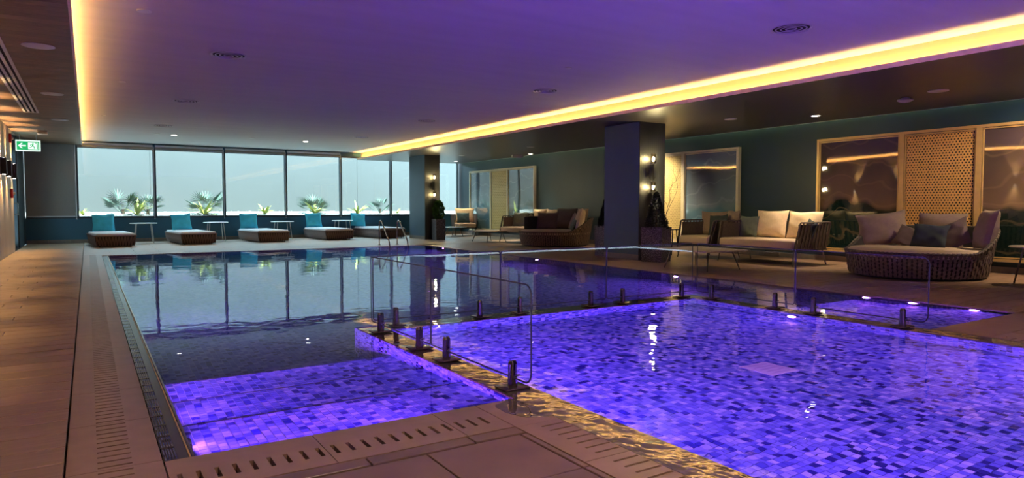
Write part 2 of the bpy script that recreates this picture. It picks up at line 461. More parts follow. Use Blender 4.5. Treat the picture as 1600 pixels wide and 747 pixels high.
# right lounge deck, near rows plank by plank, farther rows joined
y = 2.2; i = 0
far = MB()
while y < 20.4:
    d = PD; x = 9.62; sp = [(1.3, 1.9, 1.7), (2.1, 1.5, 1.3), (.8, 2.0, 2.1)][i % 3]
    for w in sp:
        w = min(w, XR - x)
        if y < 8.6: plank(x, y, w, d, 'deck_wood_dark')
        else: far.box(x + .004, y + .004, -.03, x + w - .004, y + d - .004, 0)
        x += w
    y += PD; i += 1
tag(far.build('plank_rows', 'deck_wood_dark', floor, smooth=False), kind='stuff')
# deck between the pool and the windows: broad tiles
far = MB(); y = 20.42
k = 0
while y < YW - .05:
    d = min(.59, YW - y); x = -.12 - (k % 2) * .6
    while x < XR:
        a = max(x, -.12); b_ = min(x + 1.2, XR)
        far.box(a + .004, y + .004, -.03, b_ - .004, y + d - .004, 0); x += 1.2
    y += .59; k += 1
tag(far.build('broad_tiles', 'stone_far', floor, smooth=False), kind='stuff')

# coping slabs with drain slots, one mesh per kind of slab
def slab(length, x0, x1, s0, s1, pitch, n, off, mat, name='coping_slab', sw=.016):
    """slab in local coords, runs along +y, width x0..x1, slots s0..s1 across"""
    mb = MB(); g = .002; h = .035
    mb.box(x0 + g, g, -h, s0, length - g, 0); mb.box(s1, g, -h, x1 - g, length - g, 0)
    ys = [off + pitch * i for i in range(n)]
    prev = g
    for yy in ys:
        mb.box(s0, prev, -h, s1, yy - sw / 2, 0); prev = yy + sw / 2
    mb.box(s0, prev, -h, s1, length - g, 0)
    return mb.mesh(name, mat, smooth=False)
void = MB()
# left run, x -.12 .. .28, along y
ms = slab(.8, -.12, .283, .01, .155, .08, 10, .04, 'stone')
y = 2.09 + .0
n = 0
while y < 20.4:
    link('coping_slab', ms, floor, (0, y, 0)); y += .8; n += 1
# near run under the left arm: along +x (rotate slab -90deg: local y -> world x)
# local x -> world -y when rotated by -90 : use mesh built directly
def slab_x(length, y0, y1, s0, s1, pitch, n, off, mat, sw=.022):
    mb = MB(); g = .002; h = .035
    mb.box(g, y0 + g, -h, length - g, s0, 0); mb.box(g, s1, -h, length - g, y1 - g, 0)
    prev = g
    for i in range(n):
        xx = off + pitch * i
        mb.box(prev, s0, -h, xx - sw / 2, s1, 0); prev = xx + sw / 2
    mb.box(prev, s0, -h, length - g, s1, 0)
    return mb.mesh('coping_slab', mat, smooth=False)
ma = slab_x(.72, 3.195, 3.665, 3.32, 3.45, .08, 9, .045, 'stone')
for x, L_ in ((.287, .72), (1.007, .72)): link('coping_slab', ma, floor, (x, 0, 0))
mc = slab_x(.30, 3.195, 3.665, 3.32, 3.45, .08, 3, .045, 'stone'); link('coping_slab', mc, floor, (1.727, 0, 0))
# run beside the small pool's left edge, along y
mr = slab(.62, 2.03, 2.325, 2.155, 2.325 - .01, .08, 7, .07, 'stone')
link('coping_slab', MB().box(2.032, 3.18, -.035, 2.325, 3.665, 0).mesh('coping_slab', 'stone', False), floor)
for y in (2.56, 1.94, 1.32): link('coping_slab', mr, floor, (0, y, 0))
# right side of the small pool: coping along y then the run at the right arm
mq = slab(.8, 7.275, 7.75, 7.30, 7.44, .08, 9, .07, 'stone')
for y in (2.2, 1.4, .6): link('coping_slab', mq, floor, (0, y, 0))
mw = slab_x(.8, 3.0, 3.515, 3.07, 3.09, .8, 0, .1, 'stone')
for k in range(3): link('coping_slab', mw, floor, (7.278 + .8 * k, 0, 0))
# tiles of the right deck in front of the arm
for k in range(3):
    for j in range(2): plank(7.76 + .62 * k, 1.0 + j * 1.0, .62, 1.0, 'stone', name='paving_tile')
# right pool edge run with short slots, along y
me_ = slab(.8, PX1, 9.615, 9.40, 9.52, .08, 10, .04, 'stone')
y = 3.0 - .8
while y < 20.0: link('coping_slab', me_, floor, (0, y, 0)); y += .8
# far edge run along x
mf = slab_x(.8, 20.035, 20.42, 20.10, 20.2, .08, 10, .04, 'stone_far')
x = .283
while x < 9.6: link('coping_slab', mf, floor, (x, 0, 0)); x += .8
void = MB().box(-.0, 2.2, -.06, .17, 20.3, -.036).box(.287, 3.3, -.06, 2.03, 3.47, -.036).box(2.14, 1.3, -.06, 2.318, 3.2, -.036).box(7.29, .6, -.06, 7.46, 3.0, -.036).box(9.39, 2.2, -.06, 9.53, 20.0, -.036).box(.3, 20.09, -.06, 9.6, 20.21, -.036)
void.build('drain_channel', 'void', floor, smooth=False)
# dark paving tiles in front, narrow border strip
for xa, xb in ((.29, 1.14), (1.14, 1.715), (1.715, 2.028)):
    plank(xa, 3.085, xb - xa, .105, 'stone_dark', name='border_tile')
for k in range(4):
    for j in range(3):
        plank(1.42 - .56 * k, 2.51 - .56 * j, .56, .56, 'stone_dark', name='paving_tile')
for j in range(4): plank(1.985, 2.51 - .56 * j, .042, .56, 'stone_dark', name='border_tile')

# ------------------------------------------------------------------ pools
W = MB()
def quad(mb, a, b, c, d): mb.add([a, b, c, d], [(0, 1, 2, 3)])
DEEP = -1.325
b1 = MB()
b1.box(PX0 - .2, AYL - .2, DEEP - .2, PX1 + .2, PY1 + .2, DEEP)                       # floor
b1.box(PX0 - .13, AYL - .2, DEEP, PX0, PY1 + .01, -.012)                                # left wall
b1.box(PX0 - .2, PY1, DEEP, PX1 + .3, PY1 + .009, -.05)                          # far wall
b1.box(PX1, AYR - .2, DEEP, PX1 + .2, PY1, -.06)                                # right wall
b1.box(PX0, AYL - .2, DEEP, DX0, AYL, -.05)
b1.box(DX1, AYR - .2, DEEP, PX1, AYR, -.05)
basin = struct('pool_basin', b1, 'mosaic_deep_dimmed')
st = MB()
ST = [(-.175, 4.40), (-.325, 5.10), (-.475, 5.78)]
y0 = AYL
for z, y1 in ST:
    st.box(PX0, y0, DEEP, DX0, y1, z - .006); y0 = y1
steps = struct('pool_steps_left', st, 'mosaic_grout')
st = MB(); y0 = AYR
for z, y1 in ((-.175, 4.2), (-.325, 4.85), (-.475, 5.5)):
    st.box(DX1, y0, DEEP, PX1, y1, z); y0 = y1
steps2 = struct('pool_steps_right', st, 'mosaic_wall')
# divider ring + small basin
SD = -.475
dv = MB()
dv.box(DX0, AYL - .01, DEEP, TX0, DY1, -.03); dv.box(TX0, TY1, DEEP, TX1, DY1, -.03); dv.box(TX1, AYR - .01, DEEP, DX1, DY1, -.03)
dv.box(TX0 - .04, YB, SD - .2, TX0, AYL, -.03); dv.box(TX1, YB, SD - .2, TX1 + .04, AYR, -.03)
dv.box(TX0, YB, SD - .2, TX1, TY1, SD - .006); dv.box(TX0 - .3, YB - .2, SD, TX1 + .3, YB, -.03)
divider = struct('paddling_pool_basin', dv, 'mosaic_wall')
# top of the divider: wet stone pieces
cp = []
def wet(x0, y0, x1, y1, z=-.002): return link('divider_cap', MB().box(x0, y0, -.03, x1, y1, z).mesh('divider_cap', 'wet_stone', False), divider)
yy = 0.3
for k in range(8):
    y1 = min(yy + .8, DY1); wet(2.328, yy + .001, TX0, y1 - .001, -.001 - (.006 if yy > 3.6 else 0)); yy += .8
    if yy >= DY1: break
for k in range(6): wet(TX0 + k * .7417, TY1, TX0 + (k + 1) * .7417 - .003, DY1, -.007)
for k in range(5): wet(TX1, AYR + k * .65, DX1, min(AYR + (k + 1) * .65 - .003, DY1), -.007)
wet(TX1, .3, DX1, 1.9); wet(TX1, 1.903, DX1, AYR - .003)

T = .05
tg = .0022
tile_me = {}
def tile_mesh(ax):
    if ax in tile_me: return tile_me[ax]
    a, b_ = tg, T - tg
    if ax == 'z': mb = MB().box(a, a, -.006, b_, b_, 0)
    elif ax == 'x': mb = MB().box(-.004, a, a, .004, b_, b_)
    else: mb = MB().box(a, -.004, a, b_, .004, b_)
    tile_me[ax] = mb.mesh('mosaic_tile', 'mosaic_piece', False); return tile_me[ax]
def tiles(parent, org, ax, nu, nv, single=0, key=None):
    """mosaic field: the `single` nearest tiles as objects, the rest joined"""
    cells = []
    for i in range(nu):
        for j in range(nv):
            if ax == 'z': p = (org[0] + i * T, org[1] + j * T, org[2])
            elif ax == 'x': p = (org[0], org[1] + i * T, org[2] + j * T)
            else: p = (org[0] + i * T, org[1], org[2] + j * T)
            cells.append(p)
    if single:
        cells.sort(key=key or (lambda p: p[0] ** 2 + p[1] ** 2))
        me = tile_mesh(ax)
        for p in cells[:single]: link('mosaic_tile', me, parent, p)
        cells = cells[single:]
    mb = MB(); a, b_ = tg, T - tg
    for x, y, z in cells:
        if ax == 'z': mb.box(x + a, y + a, z - .006, x + b_, y + b_, z)
        elif ax == 'x': mb.box(x - .004, y + a, z + a, x + .004, y + b_, z + b_)
        else: mb.box(x + a, y - .004, z + a, x + b_, y + .004, z + b_)
    tag(mb.build('mosaic_field', 'mosaic_piece', parent, smooth=False), kind='stuff')
# small pool floor: every tile real, those in view nearest the lens single
def seen(p):
    return (p[0] - 4.2) ** 2 * .6 + (p[1] - 1.9) ** 2
tiles(divider, (TX0 + .0, .025, SD), 'z', 89, 129, 300, seen)
tiles(divider, (TX1 + .0, 1.5, -.475), 'x', 99, 9); tiles(divider, (TX0, TY1, -.475), 'y', 89, 9)
# left arm steps
y0 = AYL
for si, (z, y1) in enumerate(ST):
    tiles(steps, (PX0, y0, z), 'z', 38, int(round((y1 - y0) / T)), 300 if si == 0 else 0); y0 = y1
for si, (z, y1) in enumerate(ST):
    z2 = ST[si + 1][0] if si < 2 else DEEP
    if si < 2: tiles(steps, (PX0, y1, z2), 'y', 38, 3)
tiles(steps, (DX0, AYL, -.475), 'x', 60, 9)
# metal nosings on the steps
for z, y1 in ST: MB().box(PX0, y1 - .012, z, DX0, y1 + .004, z + .004).build('nosing', 'black_metal', steps, smooth=False)

# left overflow gutter
gt = MB().box(.285, AYL, -.05, .425, PY1, -.03)
gut = tag(gt.build('overflow_gutter', 'gutter_metal', smooth=False), kind='structure')
MB().box(.352, AYL, -.03, .402, PY1, -.006).build('cover_plate', 'gutter_metal', gut, smooth=False)
bars = MB()
for k in range(5):
    x = .290 + k * .012; bars.box(x, AYL, -.03, x + .005, 12, -.008)
y = AYL
while y < 12: bars.box(.286, y, -.03, .351, y + .02, -.007); y += .21
tag(bars.build('grate_bars', 'steel_dark', gut, smooth=False), kind='stuff')
MB().box(.402, AYL, -.03, .408, PY1, 0).build('edge_strip', 'gold', gut, smooth=False)
MB().box(.415, AYL, -.03, .425, PY1, -.001).build('edge_strip', 'steel', gut, smooth=False)
# water surfaces
wz = -.010
w = MB()
def grid(mb, x0, y0, x1, y1): mb.add([(x0, y0, wz), (x1, y0, wz), (x1, y1, wz), (x0, y1, wz)], [(0, 1, 2, 3)])
wm = MB(); E_ = .002
grid(wm, PX0, DY1, DX0, PY1); grid(wm, DX0, DY1, DX1, PY1); grid(wm, DX1, DY1, PX1, PY1)
grid(wm, PX0, AYL, DX0, DY1); grid(wm, DX1, AYR, PX1, DY1)
tag(wm.build('pool_water', 'water_main', smooth=False), 'large L-shaped sheet of calm blue swimming pool water mirroring the windows', 'water', kind='stuff')
wt = MB(); grid(wt, TX0, YB, TX1, TY1)
tag(wt.build('paddling_pool_water', 'water_small', smooth=False), 'rippled violet water of the shallow pool enclosed by the low glass fence', 'water', kind='stuff')

# ------------------------------------------------------------------ walls, ceilings
lw = struct('wall_left', MB().box(XL - .2, YB, 0, XL - .03, 23.3, 3.6), 'substrate')
pw = {}
me = MB().box(0, .004, .0, .03, .396, 3.35).mesh('wall_panel', 'wood_wall', False)
y = 23.3 - .4
while y > YB: link('wall_panel', me, lw, (XL - .03, y, 0)); y -= .4
# glazed door opening between the wood wall and the window wall
d1 = MB().box(XL - .2, 23.3, 0, XL - .12, 23.42, 3.35).box(XL - .2, 25.0, 0, XL - .05, 25.15, 3.35).box(XL - .2, 23.42, 2.9, XL - .12, 25.0, 3.35).box(XL - .2, 23.42, 0, XL - .12, 25.0, .1)
door = struct('door_1', d1, 'dark_frame')
MB().box(XL - .17, 23.42, .1, XL - .155, 25.0, 2.9).build('pane', 'window_glass', door, smooth=False)
MB().tube([(XL - .12, 24.9, 1.0), (XL - .02, 24.9, 1.0), (XL - .02, 24.9, 1.35), (XL - .12, 24.9, 1.35)], .014).build('door_handle', 'steel', door)
struct('wall_door_side', MB().box(XL - .2, 25.15, 0, XL - .02, YW + .2, 3.6), 'dark_frame')
struct('wall_back', MB().box(XL - .2, YB - .2, 0, XR + .2, YB, 3.6), 'wood_wall')
rw = struct('wall_right', MB().box(XR, YB, 0, XR + .2, YW + .2, 3.6), 'lounge_paint')
ww = struct('wall_window', MB().box(XL - .2, YW, 0, XR + .2, YW + .2, .86).box(XL - .2, YW, 3.33, XR + .2, YW + .2, 3.7), 'teal_paint')
# baseboards as tiles
bb = struct('baseboard_window', MB().box(XL, YW - .006, 0, XR, YW, .12), 'grout')
me = MB().box(.003, -.012, 0, .597, 0, .12).mesh('skirting_tile', 'tile_base', False)
for k in range(27): link('skirting_tile', me, bb, (XL + .6 * k, YW - .006, 0))
bb = struct('baseboard_right', MB().box(XR - .006, YB, 0, XR, YW, .12), 'grout')
me = MB().box(-.012, .003, 0, 0, .597, .12).mesh('skirting_tile', 'tile_base', False)
for k in range(39): link('skirting_tile', me, bb, (XR - .006, 4 + .6 * k, 0))
# ceilings
struct('ceiling', MB().box(-.45, YB, 3.5, 10.2, YW, 3.7), 'plaster')
ls = struct('ceiling_soffit_left', MB().box(XL - .2, YB, 3.38, -.45, YW, 3.45).box(-.45, YB, 3.379, -.12, YW, 3.381).box(-.12, YB, 3.35, -.09, YW, 3.405).box(XL - .2, YB, 3.45, -.45, YW, 3.7), 'lip')
me = MB().box(0, .003, 0, -.122 - XL, .197, .03).mesh('ceiling_plank', 'soffit_wood', False)
y = 3.5
while y < YW - .1: link('ceiling_plank', me, ls, (XL, y, 3.35)); y += .2
rs = struct('ceiling_soffit_right', MB().box(9.82, YB, 3.2, 14.36, YW, 3.25).box(9.82, YB, 3.25, 9.9, YW, 3.7).box(10.1, YB, 3.6, 14.7, YW, 3.7), 'soffit_dark')
MB().box(9.62, YB, 3.2, 9.82, YW, 3.215).build('trim_edge', 'soffit_dark', rs, smooth=False)
MB().box(9.62, YB, 3.215, 9.64, YW, 3.27).box(9.612, YB, 3.2, 9.62, YW, 3.27).build('cove_lip', 'lip', rs, smooth=False)
MB().box(9.80, YB, 3.215, 9.818, YW, 3.5).build('cove_riser', 'riser', rs, smooth=False)
MB().box(14.34, YB, 3.19, 14.36, YW, 3.26).build('trim_strip', 'alu', rs, smooth=False)
# roof over everything, so that day only enters by the windows
struct('roof', MB().box(XL - 1.2, YB - .5, 3.72, XR + .6, YW + .25, 3.9), 'concrete')

# LED strips of the coves (real lamps lying behind the lips)
def led(name, label, x0, x1, z0, z1, mat, y0=YB + .1, y1=YW - .05):
    o = MB().box(x0, y0, z0, x1, y1, z1).build(name, mat, smooth=False)
    return tag(o, label, 'light strip')
led('light_strip', 'warm yellow light strip hidden along the cove on the lounge side of the ceiling', 9.69, 9.72, 3.218, 3.228, 'led_warm')
led('light_strip', 'warm yellow light strip along the wood soffit at the left edge of the ceiling', -.30, -.25, 3.385, 3.395, 'led_warm')
led('light_strip', 'dim greenish light strip in the slot above the dark lounge wall', 14.42, 14.44, 3.3, 3.31, 'led_dim')


# ------------------------------------------------------------------ windows
mull = [-1.85, -.29, 2.08, 4.42, 6.70, 8.92, 11.13, 13.40, 14.40]
gl = MB()
for i in range(8):
    a, b_ = mull[i], mull[i + 1]
    a = max(a, XL)
    fr = MB()
    fr.box(a, YW + .02, .86, a + .05, YW + .13, 3.33).box(b_ - .05, YW + .02, .86, b_, YW + .13, 3.33)
    fr.box(a, YW + .02, .86, b_, YW + .13, .91).box(a, YW + .02, 3.27, b_, YW + .13, 3.33)
    wdw = struct('window_%d' % (i + 1), fr, 'dark_frame')
    MB().box(a + .05, YW + .07, .91, b_ - .05, YW + .08, 3.27).build('pane', 'window_glass', wdw, smooth=False)
    if i: MB().box(a - .035, YW - .03, .80, a - .005, YW + .02, 3.4).build('blind_guide', 'alu', wdw, smooth=False)
MBs = MB().box(XL, YW - .04, .84, XR, YW + .02, .865)
struct('trim_sill', MBs, 'dark_frame')
# roller blinds
def blind(i, label, down=None):
    a, b_ = max(mull[i], XL) + .03, mull[i + 1] - .05
    t = thing('roller_blind', label, 'blind', ((a + b_) / 2, YW - .08, 3.42), 0, 'roller blinds over the garden windows')
    h = (b_ - a) / 2
    top = 3.42
    MB().tube([(-h, 0, 0), (h, 0, 0)], .045, 12).build('roller_tube', 'alu', t)
    if down is None:
        MB().box(-h, -.004, -.115, h, .0, 0).build('fabric', 'blind', t, smooth=False)
        MB().box(-h, -.012, -.135, h, .008, -.115).build('bottom_bar', 'alu', t, smooth=False)
    else:
        mb = MB(); n = 24
        for k in range(n + 1):
            x = -h + 2 * h * k / n
            for z in (0, -.6, -1.3, down - top):
                mb.v.append((x, -.0 + .012 * math.sin(k * .5 + z), z))
        for k in range(n):
            for j in range(3): o = k * 4 + j; mb.f.append((o, o + 4, o + 5, o + 1))
        mb.build('fabric', 'blind', t)
        MB().box(-h, -.012, down - top - .035, h, .012, down - top).build('bottom_bar', 'alu', t, smooth=False)
        MB().tube([(h + .02, 0, 0), (h + .02, 0, down - top - .1)], .004, 5).build('pull_chain', 'white_plastic', t)
        MB().lathe([(.0, -.02), (.018, 0), (.0, .02)], h + .02, 0, 8, down - top - .1).build('chain_weight', 'white_plastic', t)
names = ['grey roller blind pulled right down over the leftmost window',
         'rolled-up blind above the first open window, next to the lowered grey blind',
         'rolled-up blind above the second open window with a palm behind',
         'rolled-up blind above the third open window, over the middle lounger',
         'rolled-up blind above the fourth open window from the left',
         'rolled-up blind above the fifth open window, where the lounge soffit begins',
         'rolled-up blind above the window left of the farther column',
         'rolled-up blind above the narrow window right of the farther column']
blind(0, names[0], .93)
for i in range(1, 5): blind(i, names[i])
# soffit covers the rest: shallow head trims instead

# ------------------------------------------------------------------ outside
gw = struct('garden_wall', MB().box(-9, 31.2, -.5, 26, 31.5, 3.9), 'outer_wall')
for k, x in enumerate((-6.5, 2.2, 10.9, 19.6)):
    MB().box(x, 31.17, .9, x + 8.69, 31.2, 3.85).build('wall_panel', 'outer_wall', gw, smooth=False)
struct('garden_ground', MB().hexa([(-9, YW + .2, .3), (26, YW + .2, .3), (26, 31.2, .3), (-9, 31.2, .3)], [(-9, YW + .2, .80), (26, YW + .2, .80), (26, 31.2, 1.03), (-9, 31.2, 1.03)]), 'gravel_bed')
struct('garden_wall_side', MB().box(-4.4, 20, -.5, -4.2, 31.2, 5), 'outer_wall')
pb = MB()
for k in range(2600):
    x = random.uniform(-1.8, 16); y = YW + .25 + random.random() ** 1.3 * 3.3; s = random.uniform(.03, .06)
    r_ = random.random() * 3
    vs = [Vector((s, 0, 0)), Vector((0, s * .8, 0)), Vector((-s, 0, 0)), Vector((0, -s * .8, 0)), Vector((0, 0, s * .7))]
    m4 = Matrix.Translation((x, y, .80 + (y - YW - .2) / 3.5 * .23)) @ Matrix.Rotation(r_, 4, 'Z')
    pb.add([m4 @ v for v in vs], [(0, 1, 4), (1, 2, 4), (2, 3, 4), (3, 0, 4)])
tag(pb.build('gravel', 'pebble', smooth=False), 'white pebbles scattered over the planting bed outside the windows', 'gravel', kind='stuff')
def blade(mb, base, az, el, length, width, droop, seg=5):
    base = Vector(base); d = Vector((math.cos(az) * math.cos(el), math.sin(az) * math.cos(el), math.sin(el)))
    side = Vector((-math.sin(az), math.cos(az), 0)); p = base.copy(); o = len(mb.v)
    for i in range(seg + 1):
        t = i / seg; w = width * (math.sin(PI * min(1, t * .9 + .12)) ** .7) / 2
        mb.v += [tuple(p - side * w), tuple(p + Vector((0, 0, -.15 * w))), tuple(p + side * w)]
        d = (d + Vector((0, 0, -droop / seg))).normalized(); p = p + d * length / seg
    for i in range(seg):
        a = o + i * 3
        mb.f += [(a, a + 1, a + 4, a + 3), (a + 1, a + 2, a + 5, a + 4)]
def agave(x, y, s, label, seed):
    random.seed(seed)
    t = thing('agave', label, 'plant', (x, y, .93), 0, 'yellow-green agaves in the garden bed')
    mb = MB()
    for k in range(int(26)):
        blade(mb, (0, 0, 0), random.random() * 2 * PI, random.uniform(.35, 1.25), s * random.uniform(.6, 1), s * .13, random.uniform(.4, 1.3))
    mb.build('leaf_rosette', 'agave_leaf', t)
def cycad(x, y, s, label, seed):
    random.seed(seed); s *= 1.2
    t = thing('fan_palm', label, 'plant', (x, y, .95), 0, 'grey-green palms in the garden bed')
    mb = MB()
    for k in range(15):
        az = random.random() * 2 * PI; el = random.uniform(.5, 1.2); L_ = s * random.uniform(.7, 1)
        c = Vector((math.cos(az) * math.cos(el), math.sin(az) * math.cos(el), math.sin(el))) * L_ * .55
        mb.tube([(0, 0, 0), c * .5, c], .008, 4)
        # fan of stiff leaflets
        for j in range(13):
            f_ = (j - 6) / 6 * 1.5
            side = Vector((-math.sin(az), math.cos(az), 0))
            d = (c.normalized() * math.cos(f_) + side * math.sin(f_))
            p = c; q = c + d * L_ * .5 + Vector((0, 0, -.06 * s))
            n_ = d.cross(Vector((0, 0, 1))).normalized() * .012 * s * 1.5
            mid = (p + q) / 2 + Vector((0, 0, .02))
            mb.add([p, mid - n_, q, mid + n_], [(0, 1, 2, 3)])
    mb.build('fronds', 'palm_leaf', t)
    MB().lathe([(.06, 0), (.05, .15), (.07, .2)], n=10).build('trunk', 'twig', t)
agave(1.6, 29.3, .8, 'yellow-green agave in front of the widest palm, behind the first open window', 1)
cycad(1.15, 29.7, .95, 'grey-green palm behind the first open window, left one of two', 2)
cycad(2.0, 29.9, .9, 'grey-green palm touching the mullion of the first open window', 3)
agave(3.95, 29.3, .85, 'yellow-green agave at the foot of the palm behind the second open window', 4)
cycad(4.1, 29.8, 1.0, 'single grey-green palm behind the second open window', 5)
agave(6.25, 29.3, .6, 'small yellow-green agave alone behind the third open window', 6)
cycad(8.45, 29.8, .95, 'grey-green palm behind the fourth open window', 7)
agave(8.35, 29.3, .85, 'yellow-green agave in front of the palm behind the fourth open window', 8)
agave(10.25, 29.3, .7, 'yellow-green agave left of the thin palm behind the fifth open window', 9)
cycad(11.5, 29.8, .8, 'thin dark palm behind the fifth open window, near its right mullion', 10)
agave(12.1, 29.2, .35, 'little agave sprout at the right edge of the fifth open window', 11)
agave(-.15, 29.5, .4, 'little pale agave beside the lowered grey blind', 12)
random.seed(11)

# ------------------------------------------------------------------ columns
def column(name, x0, y0, x1, y1):
    c = struct(name, MB().box(x0, y0 + .03, 0, x1, y1, 3.2), 'column_paint')
    MB().box(x0 - .008, y0 + .02, 0, x0, y1, .13).build('skirting_tile', 'tile_base', c, smooth=False)
    mb = MB().box(x0, y0 + .015, 0, x1, y0 + .03, 3.2)
    x = x0
    while x < x1 - .01:
        mb.box(x + .004, y0, 0, min(x + .026, x1), y0 + .015, 3.2); x += .03
    tag(mb.build('fluted_panel', 'fluted', c, smooth=False), kind='stuff')
    return c
column('column_1', 10.8, 23.35, 11.42, 24.8)
column('column_2', 10.8, 11.65, 11.6, 12.9)

def lamp(kind, name, loc, energy, col, parent=None, **k):
    d = bpy.data.lights.new(name, kind); d.energy = energy; d.color = col
    for a, v in k.items(): setattr(d, a, v)
    o = bpy.data.objects.new(name, d); C.objects.link(o); o.location = loc
    if parent: o.parent = parent
    return o
# column sconces
def sconce(label, x, y):
    t = thing('wall_sconce', label, 'wall lamp', (x, y, 2.03), 0, 'twin candle sconces on the columns')
    MB().box(-.14, -.015, -.09, -.04, 0, .12).build('back_plate', 'black_metal', t, smooth=False)
    pts = [(-.09, -.01, -.02)] + [(-.02 + .10 * math.cos(a) , -.09, -.06 + .12 * math.sin(a)) for a in [PI + k * PI / 8 * .9 for k in range(9)]]
    MB().tube(pts, .012, 8).build('curved_arm', 'black_metal', t)
    MB().tube([(.02, -.09, -.30), (.02, -.09, .26)], .014, 10).build('stem', 'black_metal', t)
    for z in (.33, -.32):
        s = MB().lathe([(.058, -.11), (.058, .11)], .02, -.09, 20, z, caps=False).build('shade', 'shade_glass', t)
        MB().lathe([(.062, -.125), (.062, -.11), (.03, -.105)], .02, -.09, 20, z).build('collar', 'black_metal', s)
        MB().lathe([(.004, -.07), (.022, -.045), (.026, -.01), (.012, .03), (.002, .05)], .02, -.09, 12, z).build('bulb', 'bulb', s)
        lamp('POINT', 'bulb_light', (.02, -.16, z), 10, (1, .82, .38), t, shadow_soft_size=.03)
    return t
sconce('black twin sconce with glowing bulbs on the farther column, above the round bush', 11.13, 23.35)
sconce('black twin sconce with glowing bulbs on the nearer column, above the cone-shaped shrub', 11.12, 11.65)
# up-and-down lamps on the wood wall
ys = [22.95, 21.45, 20.2, 18.2, 16.1, 14, 12, 10, 8, 6]
for i, y in enumerate(ys):
    lab = ['black up-and-down wall lamp nearest the glazed door', 'black up-and-down wall lamp, middle one of the three in view',
           'black up-and-down wall lamp cut by the left edge of the photo'][i] if i < 3 else 'black up-and-down wall lamp seen only in reflections, %s from the glazed door' % ['fourth', 'fifth', 'sixth', 'seventh', 'eighth', 'ninth', 'tenth'][i - 3]
    t = thing('updown_lamp', lab, 'wall lamp', (XL, y, 2.22), 0, 'black up-and-down lamps on the wood wall')
    MB().box(0, -.06, -.2, .12, .06, .2).build('housing', 'black_metal', t, smooth=False)
    for sgn in (1, -1):
        MB().lathe([(.035, 0), (.035, .004)], .06, 0, 12, sgn * .2 - .002).build('lens', 'lamp_white', t)
        o = lamp('SPOT', 'lens_light', (.07, 0, sgn * .21), 60, (1, .68, .32), t, spot_size=math.radians(80), spot_blend=.8, shadow_soft_size=.03)
        o.rotation_euler = (PI if sgn > 0 else 0, 0, 0)
# ------------------------------------------------------------------ ceiling fittings
def diffuser(x, y, label, r=.25, z=3.5, group='round swirl air diffusers in the main ceiling'):
    t = thing('air_diffuser', label, 'ceiling vent', (x, y, z), 0, group)
    MB().lathe([(r, 0), (r, -.008), (r - .012, -.012), (r - .02, 0)], n=36, caps=False).build('outer_ring', 'vent_metal', t)
    MB().lathe([(r - .03, 0), (.001, 0)], n=36, caps=False, cz=-.001).build('dark_back', 'void', t)
    for q in (.70, .46, .22):
        MB().lathe([(r * q + .016, -.004), (r * q + .018, -.010), (r * q + .004, -.013), (r * q - .002, -.004)], n=32, caps=False).build('louvre_ring', 'vent_metal', t)
    return t
place = ['nearest the camera', 'second from the camera', 'third from the camera', 'farthest, close to the windows']
for k, y in enumerate((5.45, 10.87, 16.3, 21.3)):
    diffuser(7.6, y, 'round ceiling air diffuser in the row beside the lounge cove, ' + place[k])
for k, y in enumerate((10.85, 16.0, 21.15)):
    diffuser(1.84, y, 'round ceiling air diffuser in the row near the wood soffit, ' + ['nearest the camera', 'middle one', 'farthest, close to the windows'][k])
def disc(name, label, cat, x, y, z, r, mat='white_plastic', group=None, th=.012):
    o = MB().lathe([(r * .96, 0), (r, -th * .5), (r * .92, -th), (.001, -th * 1.1)], n=28).build(name, mat)
    o.location = (x, y, z); return tag(o, label, cat, group)
for k, (x, y) in enumerate(((-.49, 10.86), (-.5, 15.3), (-.51, 19.75))):
    disc('ceiling_speaker', 'flat round white speaker in the wooden soffit, ' + ['largest and nearest', 'middle of three', 'farthest of three'][k], 'speaker', x, y, 3.35, .19, group='round speakers in the wood soffit')
for k, (x, y, r) in enumerate(((.61, 8.93, .08), (.59, 14.18, .06), (.4, 19.6, .05), (6.68, 8.9, .06), (1.88, 23.6, .09), (4.66, 23.5, .09))):
    disc('sensor_cap', ['small round white ceiling cap at the top left, nearest the camera', 'small ceiling cap along the left cove, second from the camera', 'tiny ceiling cap along the left cove, farthest', 'tiny dark ceiling cap in the violet area left of the cove', 'unlit round ceiling disc left of the lit one by the windows', 'unlit round ceiling disc between the two lit ones by the windows'][k], 'sensor', x, y, 3.5, r, group='small caps in the main ceiling')
for k, (x, y, r) in enumerate(((12.2, 10.24, .14), (12.2, 5.9, .16), (12.33, 18.47, .13), (12.19, 23.0, .12), (12.33, 13.4, .13))):
    disc('ceiling_speaker', ['flat round grey disc in the dark soffit right of the nearer column', 'flat round grey disc in the dark soffit at the far right', 'flat disc in the soffit above the farther daybed', 'flat disc in the soffit behind the farther column', 'flat disc in the soffit just left of the nearer column'][k], 'speaker', x, y, 3.2, r, 'vent_metal', group='round discs in the dark soffit')
t = thing('smoke_detector', 'grey smoke detector hanging under the dark soffit at the right', 'detector', (12.5, 6.6, 3.2))
MB().lathe([(.07, 0), (.07, -.03)], n=24).build('neck', 'vent_metal', t)
MB().lathe([(.13, -.03), (.13, -.05), (.09, -.07), (.02, -.085)], n=28).build('head', 'vent_metal', t)
